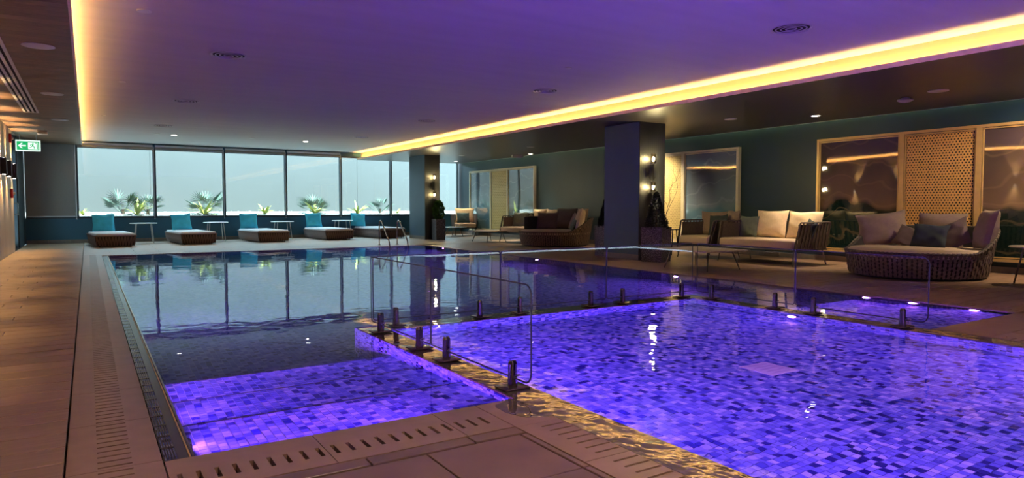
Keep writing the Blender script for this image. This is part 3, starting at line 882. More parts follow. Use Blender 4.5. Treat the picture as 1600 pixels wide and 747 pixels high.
# lit downlights, and added fill lights built the same way
def downlight(x, y, z, label, e, aim=(0, 0), spread=70):
    t = thing('downlight', label, 'ceiling lamp', (x, y, z), 0, 'lit recessed downlights')
    MB().lathe([(.11, 0), (.11, -.008), (.085, -.01), (.08, 0)], n=28, caps=False).build('ring', 'white_plastic', t)
    MB().lathe([(.08, 0), (.001, -.001)], n=24, caps=False, cz=-.002).build('lens', 'lamp_white', t)
    if e:
        o = lamp('SPOT', 'lens_light', (0, 0, -.02), e, (1, .78, .50), t, spot_size=math.radians(spread), spot_blend=.85, shadow_soft_size=.06)
        o.rotation_euler = (aim[0], aim[1], 0)
downlight(13.3, 8.9, 3.2, 'lit downlight in the dark soffit above the nearer sofa', 150)
downlight(13.5, 4.3, 3.2, 'added fill light in the dark soffit beyond the right edge of view', 150, aim=(.5, -.4), spread=120)  # added, out of view, to brighten the gold lattice and daybed
downlight(13.35, 14.95, 3.2, 'added fill light hidden behind the nearer column, washing the cream lattice', 260, aim=(-.1, -.45), spread=100)  # added out of sight to brighten the pale lattice
downlight(13.95, 20.9, 3.2, 'lit downlight in the soffit above the farther sofa', 210, aim=(-.25, .2))
downlight(13.5, 26.0, 3.2, 'lit downlight in the soffit right of the farther column', 90)
downlight(2.37, 23.8, 3.5, 'lit downlight in the main ceiling above the second lounger', 30)
downlight(6.46, 23.7, 3.5, 'lit downlight in the main ceiling above the fourth lounger', 30)
for k, (x, y) in enumerate(((1.2, 1.2), (1.2, -1.2), (4.5, -1.6), (7.5, -.5))):  # unseen lamps added behind the camera to brighten the near deck
    downlight(x, y, 3.5, 'added fill light in the main ceiling behind the camera, ' + ['over the near deck', 'over the wooden deck end', 'over the shallow pool end', 'towards the lounge'][k], 105, spread=130)
t = thing('emergency_light', 'white and silver emergency spotlight box under the soffit above the far art frame', 'ceiling lamp', (13.85, 21.7, 3.2))
MB().box(-.2, -.06, -.1, .2, .06, 0).build('housing', 'white_plastic', t, smooth=False)
MB().lathe([(.04, 0), (.05, .05)], .25, 0, 12, -.09).build('lamp_head', 'alu', t)
t = thing('emergency_light', 'small white emergency lamp on the wooden soffit near the exit sign', 'ceiling lamp', (-1.0, 22.9, 3.35))
roundbox(-.12, -.1, -.1, .12, .1, 0, .02).build('housing', 'white_plastic', t)
MB().box(-.08, -.105, -.08, .08, -.1, -.03).build('lens', 'alu', t, smooth=False)
# slot diffuser
t = thing('slot_diffuser', 'long white linear slot diffuser in the wooden soffit', 'ceiling vent', (-1.0, 13.2, 3.35))
for k in range(4):
    x = -.12 + k * .08; MB().box(x - .02, -5.3, -.012, x + .02, 5.3, 0).build('slat', 'white_plastic', t, smooth=False)
MB().box(-.14, -5.3, -.001, .14, 5.3, .0).build('dark_back', 'void', t, smooth=False)
MB().box(-.14, 5.3, -.012, .14, 5.33, 0).build('end_cap', 'white_plastic', t, smooth=False)
# exit sign
t = thing('exit_sign', 'lit green emergency exit sign with white arrow and running figure', 'sign', (-1.43, 24.5, 3.2))
MB().box(-.30, -.03, -.32, .30, .03, 0).build('housing', 'exit_white', t, smooth=False)
for sx in (-.2, .2): MB().box(sx - .01, -.01, 0, sx + .01, .01, .15).build('hanger', 'alu', t, smooth=False)
MB().box(-.27, -.034, -.29, .27, -.03, -.04).build('face', 'exit_green', t, smooth=False)
def flat(pts, name):
    mb = MB().prism(pts, 0, .003); mb.transform(Matrix.Translation((0, -.034, -.165)) @ Matrix.Rotation(PI / 2, 4, 'X')); return mb.build(name, 'exit_white', t, smooth=False)
flat([(-.24, 0), (-.16, .075), (-.125, .075), (-.18, .02), (-.05, .02), (-.05, -.02), (-.18, -.02), (-.125, -.075), (-.16, -.075)], 'arrow')
flat([(.0, -.1), (.0, .1), (.24, .1), (.24, -.1)], 'pictogram_field')
def flatg(pts, name):
    mb = MB().prism(pts, 0, .003); mb.transform(Matrix.Translation((0, -.038, -.165)) @ Matrix.Rotation(PI / 2, 4, 'X')); return mb.build(name, 'exit_green', t, smooth=False)
flatg([(.12 + .018 * math.cos(a * PI / 4), .072 + .018 * math.sin(a * PI / 4)) for a in range(8)], 'figure_head')
flatg([(.09, .05), (.14, .045), (.125, 0), (.16, -.03), (.15, -.085), (.135, -.085), (.14, -.035), (.10, -.015), (.06, -.06), (.03, -.06), (.03, -.045), (.055, -.045), (.09, 0), (.1, .03), (.075, .03), (.06, 0), (.045, .005), (.065, .045)], 'figure_body')
flatg([(.17, .09), (.23, .09), (.23, -.09), (.21, -.09), (.21, .07), (.17, .07)], 'doorway')
# alarms on the wood wall
for z, y, lab in ((3.08, 22.55, 'red fire alarm sounder high on the wood wall beside the exit sign'), (1.6, 22.45, 'red fire alarm call point low on the wood wall near the glazed door')):
    t = thing('fire_alarm', lab, 'alarm', (XL, y, z))
    roundbox(0, -.07, -.12, .06, .07, .12, .015).build('housing', 'red_plastic', t)
    MB().tube([(.05, 0, 0), (.10, 0, 0)], [.05, .035], 14).build('sounder', 'white_plastic', t)
    MB().tube([(.06, 0, -.07), (.064, 0, -.07)], .02, 10).build('button', 'red_plastic', t)

# ------------------------------------------------------------------ underwater lamps
UV = (.42, .13, 1.0); PK = (.55, .12, 1.0)
def uw(x, y, z, face, energy, label, col=UV, size=.08):
    t = thing('pool_light', label, 'pool lamp', (x, y, z), face, 'round underwater lamps in the pool walls')
    # local +x points into the water
    ring = MB().lathe([(.085, 0), (.085, .012), (.06, .016), (.06, 0)], n=24, caps=False); ring.transform(Matrix.Rotation(PI / 2, 4, 'Y')); ring.build('bezel', 'steel', t)
    ln = MB().lathe([(.058, 0), (.05, .010), (.001, .013)], n=20); ln.transform(Matrix.Rotation(PI / 2, 4, 'Y')); ln.build('lens', 'uv_lens', t)
    o = lamp('AREA', 'lens_light', (.03, 0, 0), energy, col, t, shape='DISK', size=size)
    o.rotation_euler = (0, -PI / 2, 0)
E1 = 44
k = 0
for y in (4.94, 2.2, .0):
    uw(TX1 - .005, y, -.24, PI, E1, 'violet underwater lamp in the right wall of the shallow pool, ' + ['farther along', 'middle', 'nearest'][k]); k += 1
k = 0
for y in (5.3, 3.2, 1.0, -.9):
    uw(TX0 + .005, y, -.24, 0, E1, 'violet underwater lamp in the left wall of the shallow pool, ' + ['farthest', 'third', 'second', 'nearest'][k]); k += 1
for k, x in enumerate((3.6, 5.9)):
    uw(x, YB + .01, -.24, PI / 2, E1, 'violet underwater lamp in the near wall of the shallow pool, ' + ['left one', 'right one'][k])
for k, (y, e) in enumerate(((3.96, 16), (4.69, 14), (5.32, 14), (8.93, 26), (13.5, 26), (18.6, 20))):
    uw(PX1 - .005, y, -.13 if k < 3 else -.35, PI, e, 'violet underwater lamp in the right wall of the large pool, ' + ['in the step corner', 'over the second step', 'over the third step', 'below the nearer coffee table', 'below the farther daybed', 'near the far right corner'][k], PK if k < 3 else UV)
for k, (y, z, e) in enumerate(((3.98, -.1, 24), (4.75, -.2, 24), (5.45, -.3, 18), (9.5, -.4, 8), (14.5, -.4, 8))):
    uw(PX0 + .005, y, z, 0, e, 'violet underwater lamp in the left wall of the large pool, ' + ['over the first step', 'over the second step', 'over the third step', 'beyond the steps', 'halfway along'][k], PK)
uw(1.5, AYL + .005, -.1, PI / 2, 16, 'violet underwater lamp under the near edge of the left steps', PK, .12)

# ------------------------------------------------------------------ glass fence
def spigot(label, x, y, ax):
    t = thing('glass_clamp', label, 'clamp post', (x, y, 0), 0 if ax == 'y' else PI / 2, 'steel clamp posts of the glass fence')
    roundbox(-.10, -.075, 0, .10, .075, .014, .004, 2).build('base_plate', 'plate', t)
    # forked post: two half rounds gripping the glass (glass runs along local y)
    for s in (-1, 1):
        mb = MB(); n = 10; prof = []
        pts = [(s * .008, -.026), ] + [(s * (.008 + .024 * math.cos(a)), .026 * math.sin(a)) for a in [-PI / 2 + PI * k / n for k in range(n + 1)]] + [(s * .008, .026)]
        if s < 0: pts = pts[::-1]
        mb.prism(pts, .014, .17)
        top = [(px * .72 + s * .002, py * .72) for px, py in pts]
        o = len(mb.v); m_ = len(pts)
        mb.v += [(px, py, .17) for px, py in pts] + [(px, py, .19) for px, py in top]
        for i in range(m_): j = (i + 1) % m_; mb.f.append((o + i, o + j, o + m_ + j, o + m_ + i))
        mb.f.append(tuple(range(o + m_, o + 2 * m_)))
        mb.build('clamp_half', 'steel_dark', t)
    MB().lathe([(.034, 0), (.034, .05)], 0, 0, 16, .014).build('foot_collar', 'steel_dark', t)
    MB().tube([(.0, -.02, .09), (.04, -.02, .09)], .007, 8).build('set_screw', 'steel', t)
CX = 2.45; CYF = 6.62; CXR = 7.15
for x, y, ax, lab in ((CX, 3.89, 'y', 'clamp post nearest the camera, at the free end of the left glass run'),
                      (CX, 4.90, 'y', 'second clamp post from the camera on the left glass run'),
                      (CX, 5.43, 'y', 'third clamp post from the camera on the left glass run'),
                      (CX, 6.36, 'y', 'clamp post on the left glass run, last before the far left corner'),
                      (2.72, CYF, 'x', 'clamp post on the far glass run, at its left corner'),
                      (3.73, CYF, 'x', 'clamp post on the far glass run, second from its left end'),
                      (4.27, CYF, 'x', 'clamp post on the far glass run, third from its left end'),
                      (5.33, CYF, 'x', 'clamp post on the far glass run, fourth from its left end'),
                      (5.86, CYF, 'x', 'clamp post on the far glass run, fifth from its left end'),
                      (6.93, CYF, 'x', 'clamp post on the far glass run, at its right corner'),
                      (CXR, 6.28, 'y', 'clamp post on the right glass run, just past the corner'),
                      (CXR, 5.28, 'y', 'clamp post on the right glass run, second from the corner'),
                      (CXR, 4.76, 'y', 'clamp post on the right glass run, third from the corner'),
                      (CXR, 3.74, 'y', 'clamp post on the right glass run, at its free end')):
    spigot(lab, x, y, ax)
def gpanel(label, p, ax, length, r_lo=0.03, r_hi=.03):
    """upright pane starting at p, running +axis; r_lo/r_hi corner radii at its start/end"""
    z0, z1 = .075, .735
    t = thing('glass_screen', label, 'glass screen', (p[0], p[1], 0), 0 if ax == 'x' else PI / 2, 'frameless panels of the low glass fence')
    def corner(cx, cz, r, a0): return [(cx + r * math.cos(a0 + PI / 2 * k / 5), cz + r * math.sin(a0 + PI / 2 * k / 5)) for k in range(6)]
    out = corner(r_lo, z0 + r_lo, r_lo, PI) + corner(length - r_hi, z0 + r_hi, r_hi, -PI / 2) + corner(length - r_hi, z1 - r_hi, r_hi, 0) + corner(r_lo, z1 - r_lo, r_lo, PI / 2)
    n = len(out); mb = MB()
    mb.v = [(x, 0, z) for x, z in out]; mb.f = [tuple(range(n))]
    mb.build('pane', 'fence_glass', t, smooth=False)
    e = MB(); w = .0035
    for i in range(n):
        j = (i + 1) % n
        a = Vector((out[i][0], 0, out[i][1])); b_ = Vector((out[j][0], 0, out[j][1]))
        if (b_ - a).length > 1e-5: e.bar(a, b_, .011, .0055, up=(0, 1, 0))
    e.build('polished_edge', 'glass_edge', t, smooth=False)
gpanel('glass panel on the left run nearest the camera, with a rounded free corner', (CX, 3.66), 'y', 1.53, r_lo=.07)
gpanel('glass panel on the left run beyond the joint, ending at the far corner', (CX, 5.2), 'y', 1.42)
gpanel('leftmost glass panel of the far run', (2.47, CYF), 'x', 1.53)
gpanel('middle glass panel of the far run', (4.01, CYF), 'x', 1.57)
gpanel('rightmost glass panel of the far run, reaching the right corner', (5.59, CYF), 'x', 1.55)
gpanel('glass panel on the right run, next to the corner', (CXR, 5.01), 'y', 1.53)
gpanel('glass panel on the right run with a rounded free corner, before the round daybed', (CXR, 3.49), 'y', 1.51, r_lo=.07)

dr = thing('floor_drain', 'pale square drain cover on the floor of the shallow pool', 'drain', (4.84, 3.62, SD))
MB().box(-.17, -.17, -.004, .17, .17, .008).build('cover', 'white_plastic', dr, smooth=False)
for k in range(5): MB().box(-.12, -.13 + k * .06, .008, .12, -.11 + k * .06, .010).build('slot', 'vent_metal', dr, smooth=False)
for x, lab in ((6.23, 'small dark oval water inlet in the far wall of the shallow pool, right one'), (3.57, 'small dark oval water inlet in the far wall of the shallow pool, left one')):
    t = thing('water_inlet', lab, 'inlet', (x, TY1 - .004, -.36))
    MB().tube([(0, 0, 0), (0, -.012, 0)], .04, 16).build('rim', 'gutter_metal', t); MB().tube([(0, -.012, 0), (0, -.014, 0)], .026, 14).build('mouth', 'void', t)
# puddle on the coping beside the nearest clamp
pts = []
for k in range(26):
    a = 2 * PI * k / 26; rr = 1 + .25 * noise.noise(Vector((math.cos(a) * 1.5, math.sin(a) * 1.5, 3)))
    pts.append((2.27 + .16 * rr * math.cos(a), 3.47 + .20 * rr * math.sin(a)))
tag(MB().prism([p for p in pts if p[0] < 2.7], .0, .0015).build('puddle', 'wet_stone', smooth=False), 'shallow puddle of water spilled on the stone beside the nearest clamp post', 'puddle', kind='stuff')

# ------------------------------------------------------------------ pool ladder
t = thing('pool_ladder', 'polished steel pool ladder at the far edge of the large pool', 'ladder', (8.3, 20.3, 0))
for s in (-.31, .31):
    pts = [(s, .5, 0), (s, .5, .45), (s, .48, .62)]
    for k in range(7):
        a = PI * k / 6 * .8; pts.append((s, .36 + .13 * math.cos(a), .66 + .13 * math.sin(a)))
    pts += [(s, -.1, .40), (s, -.34, .16), (s, -.38, .02), (s, -.38, -1.0)]
    r_ = MB().tube(pts, .021, 12).build('handrail', 'steel', t)
    MB().lathe([(.06, 0), (.06, .01), (.03, .025)], s, .5, 20).build('floor_flange', 'steel', r_)
for z in (-.25, -.5, -.75): MB().box(-.31, -.42, z, .31, -.34, z + .02).build('tread', 'steel', t, smooth=False)

# ------------------------------------------------------------------ sun loungers
def lounger(label, x, y, rz):
    """local origin: middle of the front end on the floor; +y runs to the back"""
    t = thing('sun_lounger', label, 'lounger', (x, y, 0), rz, 'woven sun loungers in front of the windows')
    W0, W1, LN, H, z0 = .50, .56, 2.45, .35, .03
    b = MB(); b.hexa([(-W0 + .02, .06, z0), (W0 - .02, .06, z0), (W0 - .02, LN - .06, z0), (-W0 + .02, LN - .06, z0)], [(-W1 + .02, .02, H - .02), (W1 - .02, .02, H - .02), (W1 - .02, LN - .02, H - .02), (-W1 + .02, LN - .02, H - .02)])
    b.build('core', 'inner_dark', t, smooth=False)
    st = MB()
    def run(p0, p1, q0, q1, n, out):
        p0, p1, q0, q1, out = map(Vector, (p0, p1, q0, q1, out))
        for k in range(n):
            a = p0.lerp(p1, (k + .5) / n); c = q0.lerp(q1, (k + .5) / n)
            d = (p1 - p0).normalized() * ((-1) ** k) * .018
            mid = (a + c) / 2 + out * .012
            st.bar(a - d, mid, .034, .006, up=out); st.bar(mid, c + d, .034, .006, up=out)
    run((-W0, .04, z0), (W0, .04, z0), (-W1, 0, H), (W1, 0, H), 26, (0, -1, 0))
    run((-W0, LN - .04, z0), (W0, LN - .04, z0), (-W1, LN, H), (W1, LN, H), 26, (0, 1, 0))
    front = tag(st.build('woven_end_straps', 'weave_brown', t, smooth=False), kind='stuff')
    st = MB()
    run((-W0, .04, z0), (-W0, LN - .04, z0), (-W1, 0, H), (-W1, LN, H), 64, (-1, 0, 0))
    run((W0, .04, z0), (W0, LN - .04, z0), (W1, 0, H), (W1, LN, H), 64, (1, 0, 0))
    tag(st.build('woven_side_straps', 'weave_grey', t, smooth=False), kind='stuff')
    rim = [(-W1, 0, H), (W1, 0, H), (W1, LN, H), (-W1, LN, H)]
    MB().tube(rim, .016, 8, closed=True).build('rim', 'weave_grey', t)
    roundbox(-W1 + .03, .03, H - .03, W1 - .03, LN - .03, H + .07, .035).build('mattress', 'mattress', t)
    for a, c in ((-.42, .12), (.42, .12), (-.42, LN - .12), (.42, LN - .12)):
        MB().lathe([(.02, 0), (.02, z0 + .01)], a, c, 10).build('foot', 'black_metal', t)
    return t
def place_pillow(name, label, x, y, z, w, h, th, yaw, lean, mat, group=None, roll=0, seed=0):
    """yaw: direction its back leans toward; lean: tilt back in radians"""
    me = pillow(w, h, th, seed=seed).mesh(name, mat)
    o = link(name, me); o.location = (x, y, z)
    o.rotation_mode = 'QUATERNION'
    m_ = Matrix.Rotation(yaw - PI / 2, 4, 'Z') @ Matrix.Rotation(-lean, 4, 'X') @ Matrix.Rotation(roll, 4, 'Y')
    o.rotation_quaternion = m_.to_quaternion()
    return tag(o, label, 'cushion', group)
LG = [(.72, 24.05, .08, 'the leftmost, under the first open window'), (3.10, 24.3, .10, 'second from the left'), (5.53, 24.5, .09, 'the middle one of five'), (7.98, 24.8, .06, 'fourth from the left'), (10.17, 24.95, .10, 'the rightmost, behind the pool ladder')]
for k, (x, y, r_, s) in enumerate(LG):
    if k == 0: L0 = lounger('brown woven sun lounger with pale mattress, ' + s, x, y, r_)
    else: dup(L0, 'brown woven sun lounger with pale mattress, ' + s, (x, y, 0), r_)
    d = Vector((-math.sin(r_), math.cos(r_)))
    off = (-.10, -.05, -.22, -.20, -.45)[k]
    px = x + d.x * 2.17 + math.cos(r_) * off; py = y + d.y * 2.17
    place_pillow('turquoise_cushion', 'turquoise square cushion standing on the lounger that is ' + s, px, py, .425, .66, .58, .16, PI / 2 + r_, (.22, .25, .2, .25, .35)[k], 'turquoise', 'turquoise cushions on the sun loungers', roll=(0, -.06, .0, -.03, .12)[k], seed=k)
# tables between the loungers
def bedside(label, x, y, h=.66, r=.42):
    t = thing('side_table', label, 'table', (x, y, 0), 0, 'pale side tables between the loungers')
    MB().lathe([(r - .012, 0), (r, .008), (r, .02), (r - .012, .028)], n=32, cz=h).build('table_top', 'table_pale', t)
    for a in range(4):
        an = PI / 4 + a * PI / 2; c, s = math.cos(an), math.sin(an)
        MB().tube([(c * (r - .10), s * (r - .10), h), (c * (r - .02), s * (r - .02), 0)], .014, 8).build('leg', 'leg_pale', t)
    return t
B0 = bedside('pale round side table between the first and second loungers', 1.62, 26.3)
for x, y, s in ((3.92, 26.4, 'pale round side table between the second and third loungers'), (6.27, 26.4, 'pale round side table between the third and fourth loungers'), (8.80, 27.0, 'pale round side table between the fourth and fifth loungers')): dup(B0, s, (x, y, 0))

# ------------------------------------------------------------------ round daybeds
def daybed(label, x, y):
    """back toward +x"""
    t = thing('round_daybed', label, 'daybed', (x, y, 0), 0, 'round woven daybeds')
    R0, R1 = 1.07, 1.18
    def h(a):
        c = math.cos(a); s = min(1, max(0, (c + .35) / 1.0)); s = s * s * (3 - 2 * s)
        return .45 + .42 * s
    def P(a, f_, push=0):
        z = .04 + (h(a) - .04) * f_
        r = R0 + (R1 - R0) * min(1, z / .6) ** .8 + (.05 if z > .6 else 0) * (z - .6) / .3 + push
        return Vector((r * math.cos(a), r * math.sin(a), z))
    n = 96
    c = MB(); m_ = 72
    for k in range(m_):
        a = 2 * PI * k / m_
        for f_ in (0, .5, 1): c.v.append(tuple(P(a, f_, -.03)))
        c.v.append(tuple(P(a, 1, -.06)))
        p = P(a, 0, -.1); p.z = .3; c.v.append(tuple(p))
    for k in range(m_):
        j = (k + 1) % m_
        for q in range(4): c.f.append((k * 5 + q, j * 5 + q, j * 5 + q + 1, k * 5 + q + 1))
    c.build('shell', 'inner_dark', t)
    s = MB()
    for k in range(n):
        a = 2 * PI * k / n; rows = 8 if False else 6
        for q in range(rows):
            f0, f1 = q / rows, (q + 1) / rows
            off = ((q + k) % 2 * 2 - 1) * .006
            sh = (1 if q % 2 else -1) * PI / n * .55 * (1 if k % 2 else -1)
            p = P(a + (sh if q % 2 else -sh) * .5, f0, off if q else 0); r_ = P(a + (-sh if q % 2 else sh) * .5, f1, -off if q < rows - 1 else .004)
            s.bar(p, r_, .050, .007, up=(math.cos(a), math.sin(a), 0))
    tag(s.build('woven_straps', 'weave_brown', t, smooth=False), kind='stuff')
    rim = [P(2 * PI * k / 96, 1) for k in range(96)]
    MB().tube(rim, .018, 8, closed=True).build('rim', 'weave_dark', t)
    wr = MB()
    for k in range(n):
        a = 2 * PI * (k + .25) / n; b_ = 2 * PI * (k + .7) / n
        wr.tube([P(a, 1), P(b_, 1)], .026, 6)
    tag(wr.build('rim_wrapping', 'weave_brown', t), kind='stuff')
    MB().lathe([(R0 - .06, 0), (R0 - .03, .04)], n=48).build('plinth', 'black_metal', t)
    MB().lathe([(R1 - .16, .30), (R1 - .08, .34), (R1 - .05, .40), (R1 - .06, .46), (R1 - .12, .50), (.6, .515), (.01, .52)], n=56).build('mattress', 'seat_cream', t)
    return t
daybed('round brown woven daybed with high back at the far right, before the honeycomb panel', 12.72, 6.45)
dup([o for o in C.objects if o.name == 'round_daybed'][0], 'round brown woven daybed farther away, left of the nearer column', (12.76, 17.7, 0), 0)
# cushions on the near daybed
g2 = 'cushions on the nearer round daybed'
place_pillow('cushion', 'large taupe cushion tilted on the left of the nearer daybed', 13.1, 7.22, .5, .88, .68, .24, .55, .35, 'taupe', g2, roll=-.14, seed=1)
place_pillow('cushion', 'large taupe cushion at the centre back of the nearer daybed', 13.42, 6.42, .5, .85, .66, .22, 0.05, .3, 'taupe', g2, seed=2)
place_pillow('cushion', 'large creased taupe cushion against the right rim of the nearer daybed', 13.05, 5.55, .5, .66, .72, .26, -.85, .22, 'taupe', g2, seed=3)
place_pillow('cushion', 'small dark teal cushion in front on the nearer daybed', 12.85, 6.33, .5, .60, .46, .15, .1, .38, 'charcoal', g2, roll=.04, seed=4)
place_pillow('cushion', 'dark brown cushion tilted behind the teal one on the nearer daybed', 13.15, 5.98, .5, .58, .56, .14, -.2, .4, 'brown', g2, roll=-.5, seed=5)
place_pillow('cushion', 'small brown cushion tucked beside the big left cushion on the nearer daybed', 13.0, 6.83, .5, .46, .42, .13, .3, .5, 'brown', g2, roll=.35, seed=6)
g1 = 'cushions on the farther round daybed'
place_pillow('cushion', 'brown square cushion at the front of the farther daybed', 12.8, 18.25, .5, .78, .58, .18, .5, .3, 'brown', g1, seed=7)
place_pillow('cushion', 'large dark brown cushion at the centre back of the farther daybed', 13.3, 17.95, .5, .95, .72, .24, .15, .25, 'brown', g1, seed=8)
place_pillow('cushion', 'cream cushion rolled against the right rim of the farther daybed', 13.0, 16.8, .5, .62, .72, .28, -.7, .2, 'cream', g1, seed=9)
place_pillow('cushion', 'taupe square cushion right of the centre on the farther daybed', 13.1, 17.25, .5, .6, .55, .16, -.15, .35, 'taupe', g1, roll=.2, seed=10)
place_pillow('cushion', 'pale grey cushion peeping over the back of the farther daybed', 13.5, 17.35, .52, .66, .68, .2, -.1, .2, 'seat_cream', g1, seed=11)
place_pillow('cushion', 'small patterned dark cushion beside the right rim of the farther daybed', 12.85, 16.98, .5, .42, .46, .13, -.4, .4, 'olive', g1, roll=.35, seed=12)
me = MB()
t = thing('black_bag', 'black cloth bag standing at the left end of the farther daybed', 'bag', (12.45, 18.62, .5), .3)
roundbox(-.26, -.1, -.02, .26, .1, .42, .04).build('body', 'black_cloth', t)
MB().tube([(-.15, 0, .4)] + [(-.15 * math.cos(a), 0, .4 + .12 * math.sin(a)) for a in [PI * k / 8 for k in range(1, 8)]] + [(.15, 0, .4)], .012, 6).build('handle', 'black_cloth', t)

# ------------------------------------------------------------------ sofas and armchairs
def sofa(name, label, cat, x, y, rz, LN, group, depth=1.12):
    """local: long side x, front at -y, origin at the middle on the floor"""
    t = thing(name, label, cat, (x, y, 0), rz, group)
    h = LN / 2; d = depth / 2
    fr = MB()
    fr.tube([(-h, -d, .33), (h, -d, .33), (h, d, .33), (-h, d, .33)], .016, 6, closed=True)
    fr.box(-h + .02, -d + .02, .318, h - .02, d - .02, .34); fr.build('base_frame', 'black_metal', t)
    for s in (-1, 1):
        a = MB()
        pts = [(s * h, -d, .33), (s * (h + .03), -d + .14, .88), (s * (h + .03), -d + .18, .91), (s * (h + .03), d + .06, .91), (s * (h + .03), d + .08, .88), (s * h, d - .04, .33)]
        a.tube(pts, .016, 8); a.build('arm_frame', 'weave_dark', t)
        st = MB(); n = max(8, int(depth / .062))
        for k in range(n):
            f0 = (k + .5) / n; f1 = (k + .5 + (.5 if k % 2 else -.5)) / n
            p = Vector((s * h, -d + (2 * d - .04) * f0, .33)); q = Vector((s * (h + .03), -d + .16 + (2 * d - .12) * f1, .91))
            st.bar(p, q, .034, .01, up=(1, 0, 0))
        st.bar((s * (h - .012), -d + .15, .62), (s * (h - .012), d, .62), .5, .004, up=(1, 0, 0))
        tag(st.build('arm_straps', 'weave_dark', t, smooth=False), kind='stuff')
        for yy, dy in ((-d + .06, -.07), (d - .08, .1)):
            MB().tube([(s * (h - .05), yy, .33), (s * (h - .02), yy + dy, 0)], [.018, .013], 8).build('leg', 'leg_metal', t)
    st = MB(); n = int(LN / .062)
    for k in range(n):
        f0 = (k + .5) / n; f1 = (k + .5 + (.5 if k % 2 else -.5)) / n
        st.bar((-h + LN * f0, d - .04, .33), (-h + LN * f1, d + .08, .90), .034, .01, up=(0, 1, 0))
    tag(st.build('back_straps', 'weave_dark', t, smooth=False), kind='stuff')
    MB().tube([(-h - .03, d + .08, .91), (h + .03, d + .08, .91)], .016, 8).build('back_rail', 'weave_dark', t)
    roundbox(-h + .03, -d + .0, .345, h - .03, d - .08, .54, .05, 4).build('seat_cushion', 'seat_cream', t)
    return t
sofa('sofa', 'two-seat woven sofa with cream seat, right of the nearer column', 'sofa', 12.9, 9.68, -PI / 2, 2.0, 'low woven sofas')
sofa('armchair', 'dark woven armchair beside the nearer sofa, before the framed mirror-like picture', 'armchair', 12.95, 11.5, -PI / 2, .98, 'woven armchairs')
sofa('sofa', 'two-seat woven sofa partly hidden behind the farther daybed', 'sofa', 12.95, 19.74, -PI / 2, 1.6, 'low woven sofas')
sofa('armchair', 'woven armchair with a slate cushion by the far window corner', 'armchair', 13.75, 25.75, -.35, .95, 'woven armchairs', .95)
sofa('armchair', 'woven armchair half hidden behind the farther column\'s bush', 'armchair', 12.75, 26.65, PI / 2 - .4, .95, 'woven armchairs', .9)
gs = 'back cushions on the nearer sofa'
place_pillow('cushion', 'large cream cushion at the centre of the nearer sofa', 13.22, 9.95, .54, .84, .64, .24, 0, .22, 'cream', gs, seed=13)
place_pillow('cushion', 'large cream cushion at the right end of the nearer sofa', 13.25, 9.12, .54, .84, .62, .24, 0, .22, 'cream', gs, seed=14)
place_pillow('cushion', 'small dark green cushion at the left end of the nearer sofa', 13.1, 10.47, .54, .50, .50, .14, .1, .25, 'olive', gs, seed=15)
place_pillow('cushion', 'small dark cushion leaning on the right arm of the nearer sofa', 12.98, 8.86, .56, .44, .42, .13, -.5, .3, 'charcoal', gs, roll=.25, seed=16)
place_pillow('cushion', 'taupe back cushion of the dark armchair, left part', 13.35, 11.75, .54, .74, .6, .2, .15, .2, 'taupe', 'cushions on the dark armchair', seed=17)
place_pillow('cushion', 'taupe cushion rolled at the right of the dark armchair', 13.35, 11.15, .56, .5, .6, .24, -.3, .15, 'taupe', 'cushions on the dark armchair', seed=18)
place_pillow('cushion', 'dark slate cushion propped on the dark armchair', 13.05, 11.32, .54, .52, .52, .13, .1, .25, 'charcoal', 'cushions on the dark armchair', roll=-.08, seed=19)
gs = 'back cushions on the farther sofa'
place_pillow('cushion', 'cream cushion on the farther sofa, left of two', 13.35, 19.55, .54, .8, .64, .22, 0, .2, 'cream', gs, seed=20)
place_pillow('cushion', 'cream cushion on the farther sofa, right of two', 13.38, 18.8, .54, .8, .64, .22, 0, .2, 'cream', gs, seed=21)
place_pillow('cushion', 'grey-green patterned cushion at the left end of the farther sofa', 13.0, 20.2, .54, .74, .52, .14, .25, .25, 'olive', gs, seed=22)
place_pillow('cushion', 'olive cushion tucked between grey-green and cream cushions on the farther sofa', 13.2, 19.95, .54, .5, .52, .13, .1, .2, 'olive', gs, seed=23)
place_pillow('cushion', 'cream back cushion of the far armchair by the window corner', 13.95, 26.05, .54, .86, .66, .2, PI / 2 - .35, .2, 'cream', 'cushions on the far armchairs', seed=24)
place_pillow('cushion', 'small slate blue cushion on the far armchair by the window corner', 13.72, 25.75, .54, .56, .46, .13, PI / 2 - .3, .25, 'slate', 'cushions on the far armchairs', seed=25)
place_pillow('cushion', 'cream cushion of the armchair half hidden behind the bush', 12.5, 26.5, .54, .6, .66, .2, PI - .4, .2, 'cream', 'cushions on the far armchairs', seed=26)

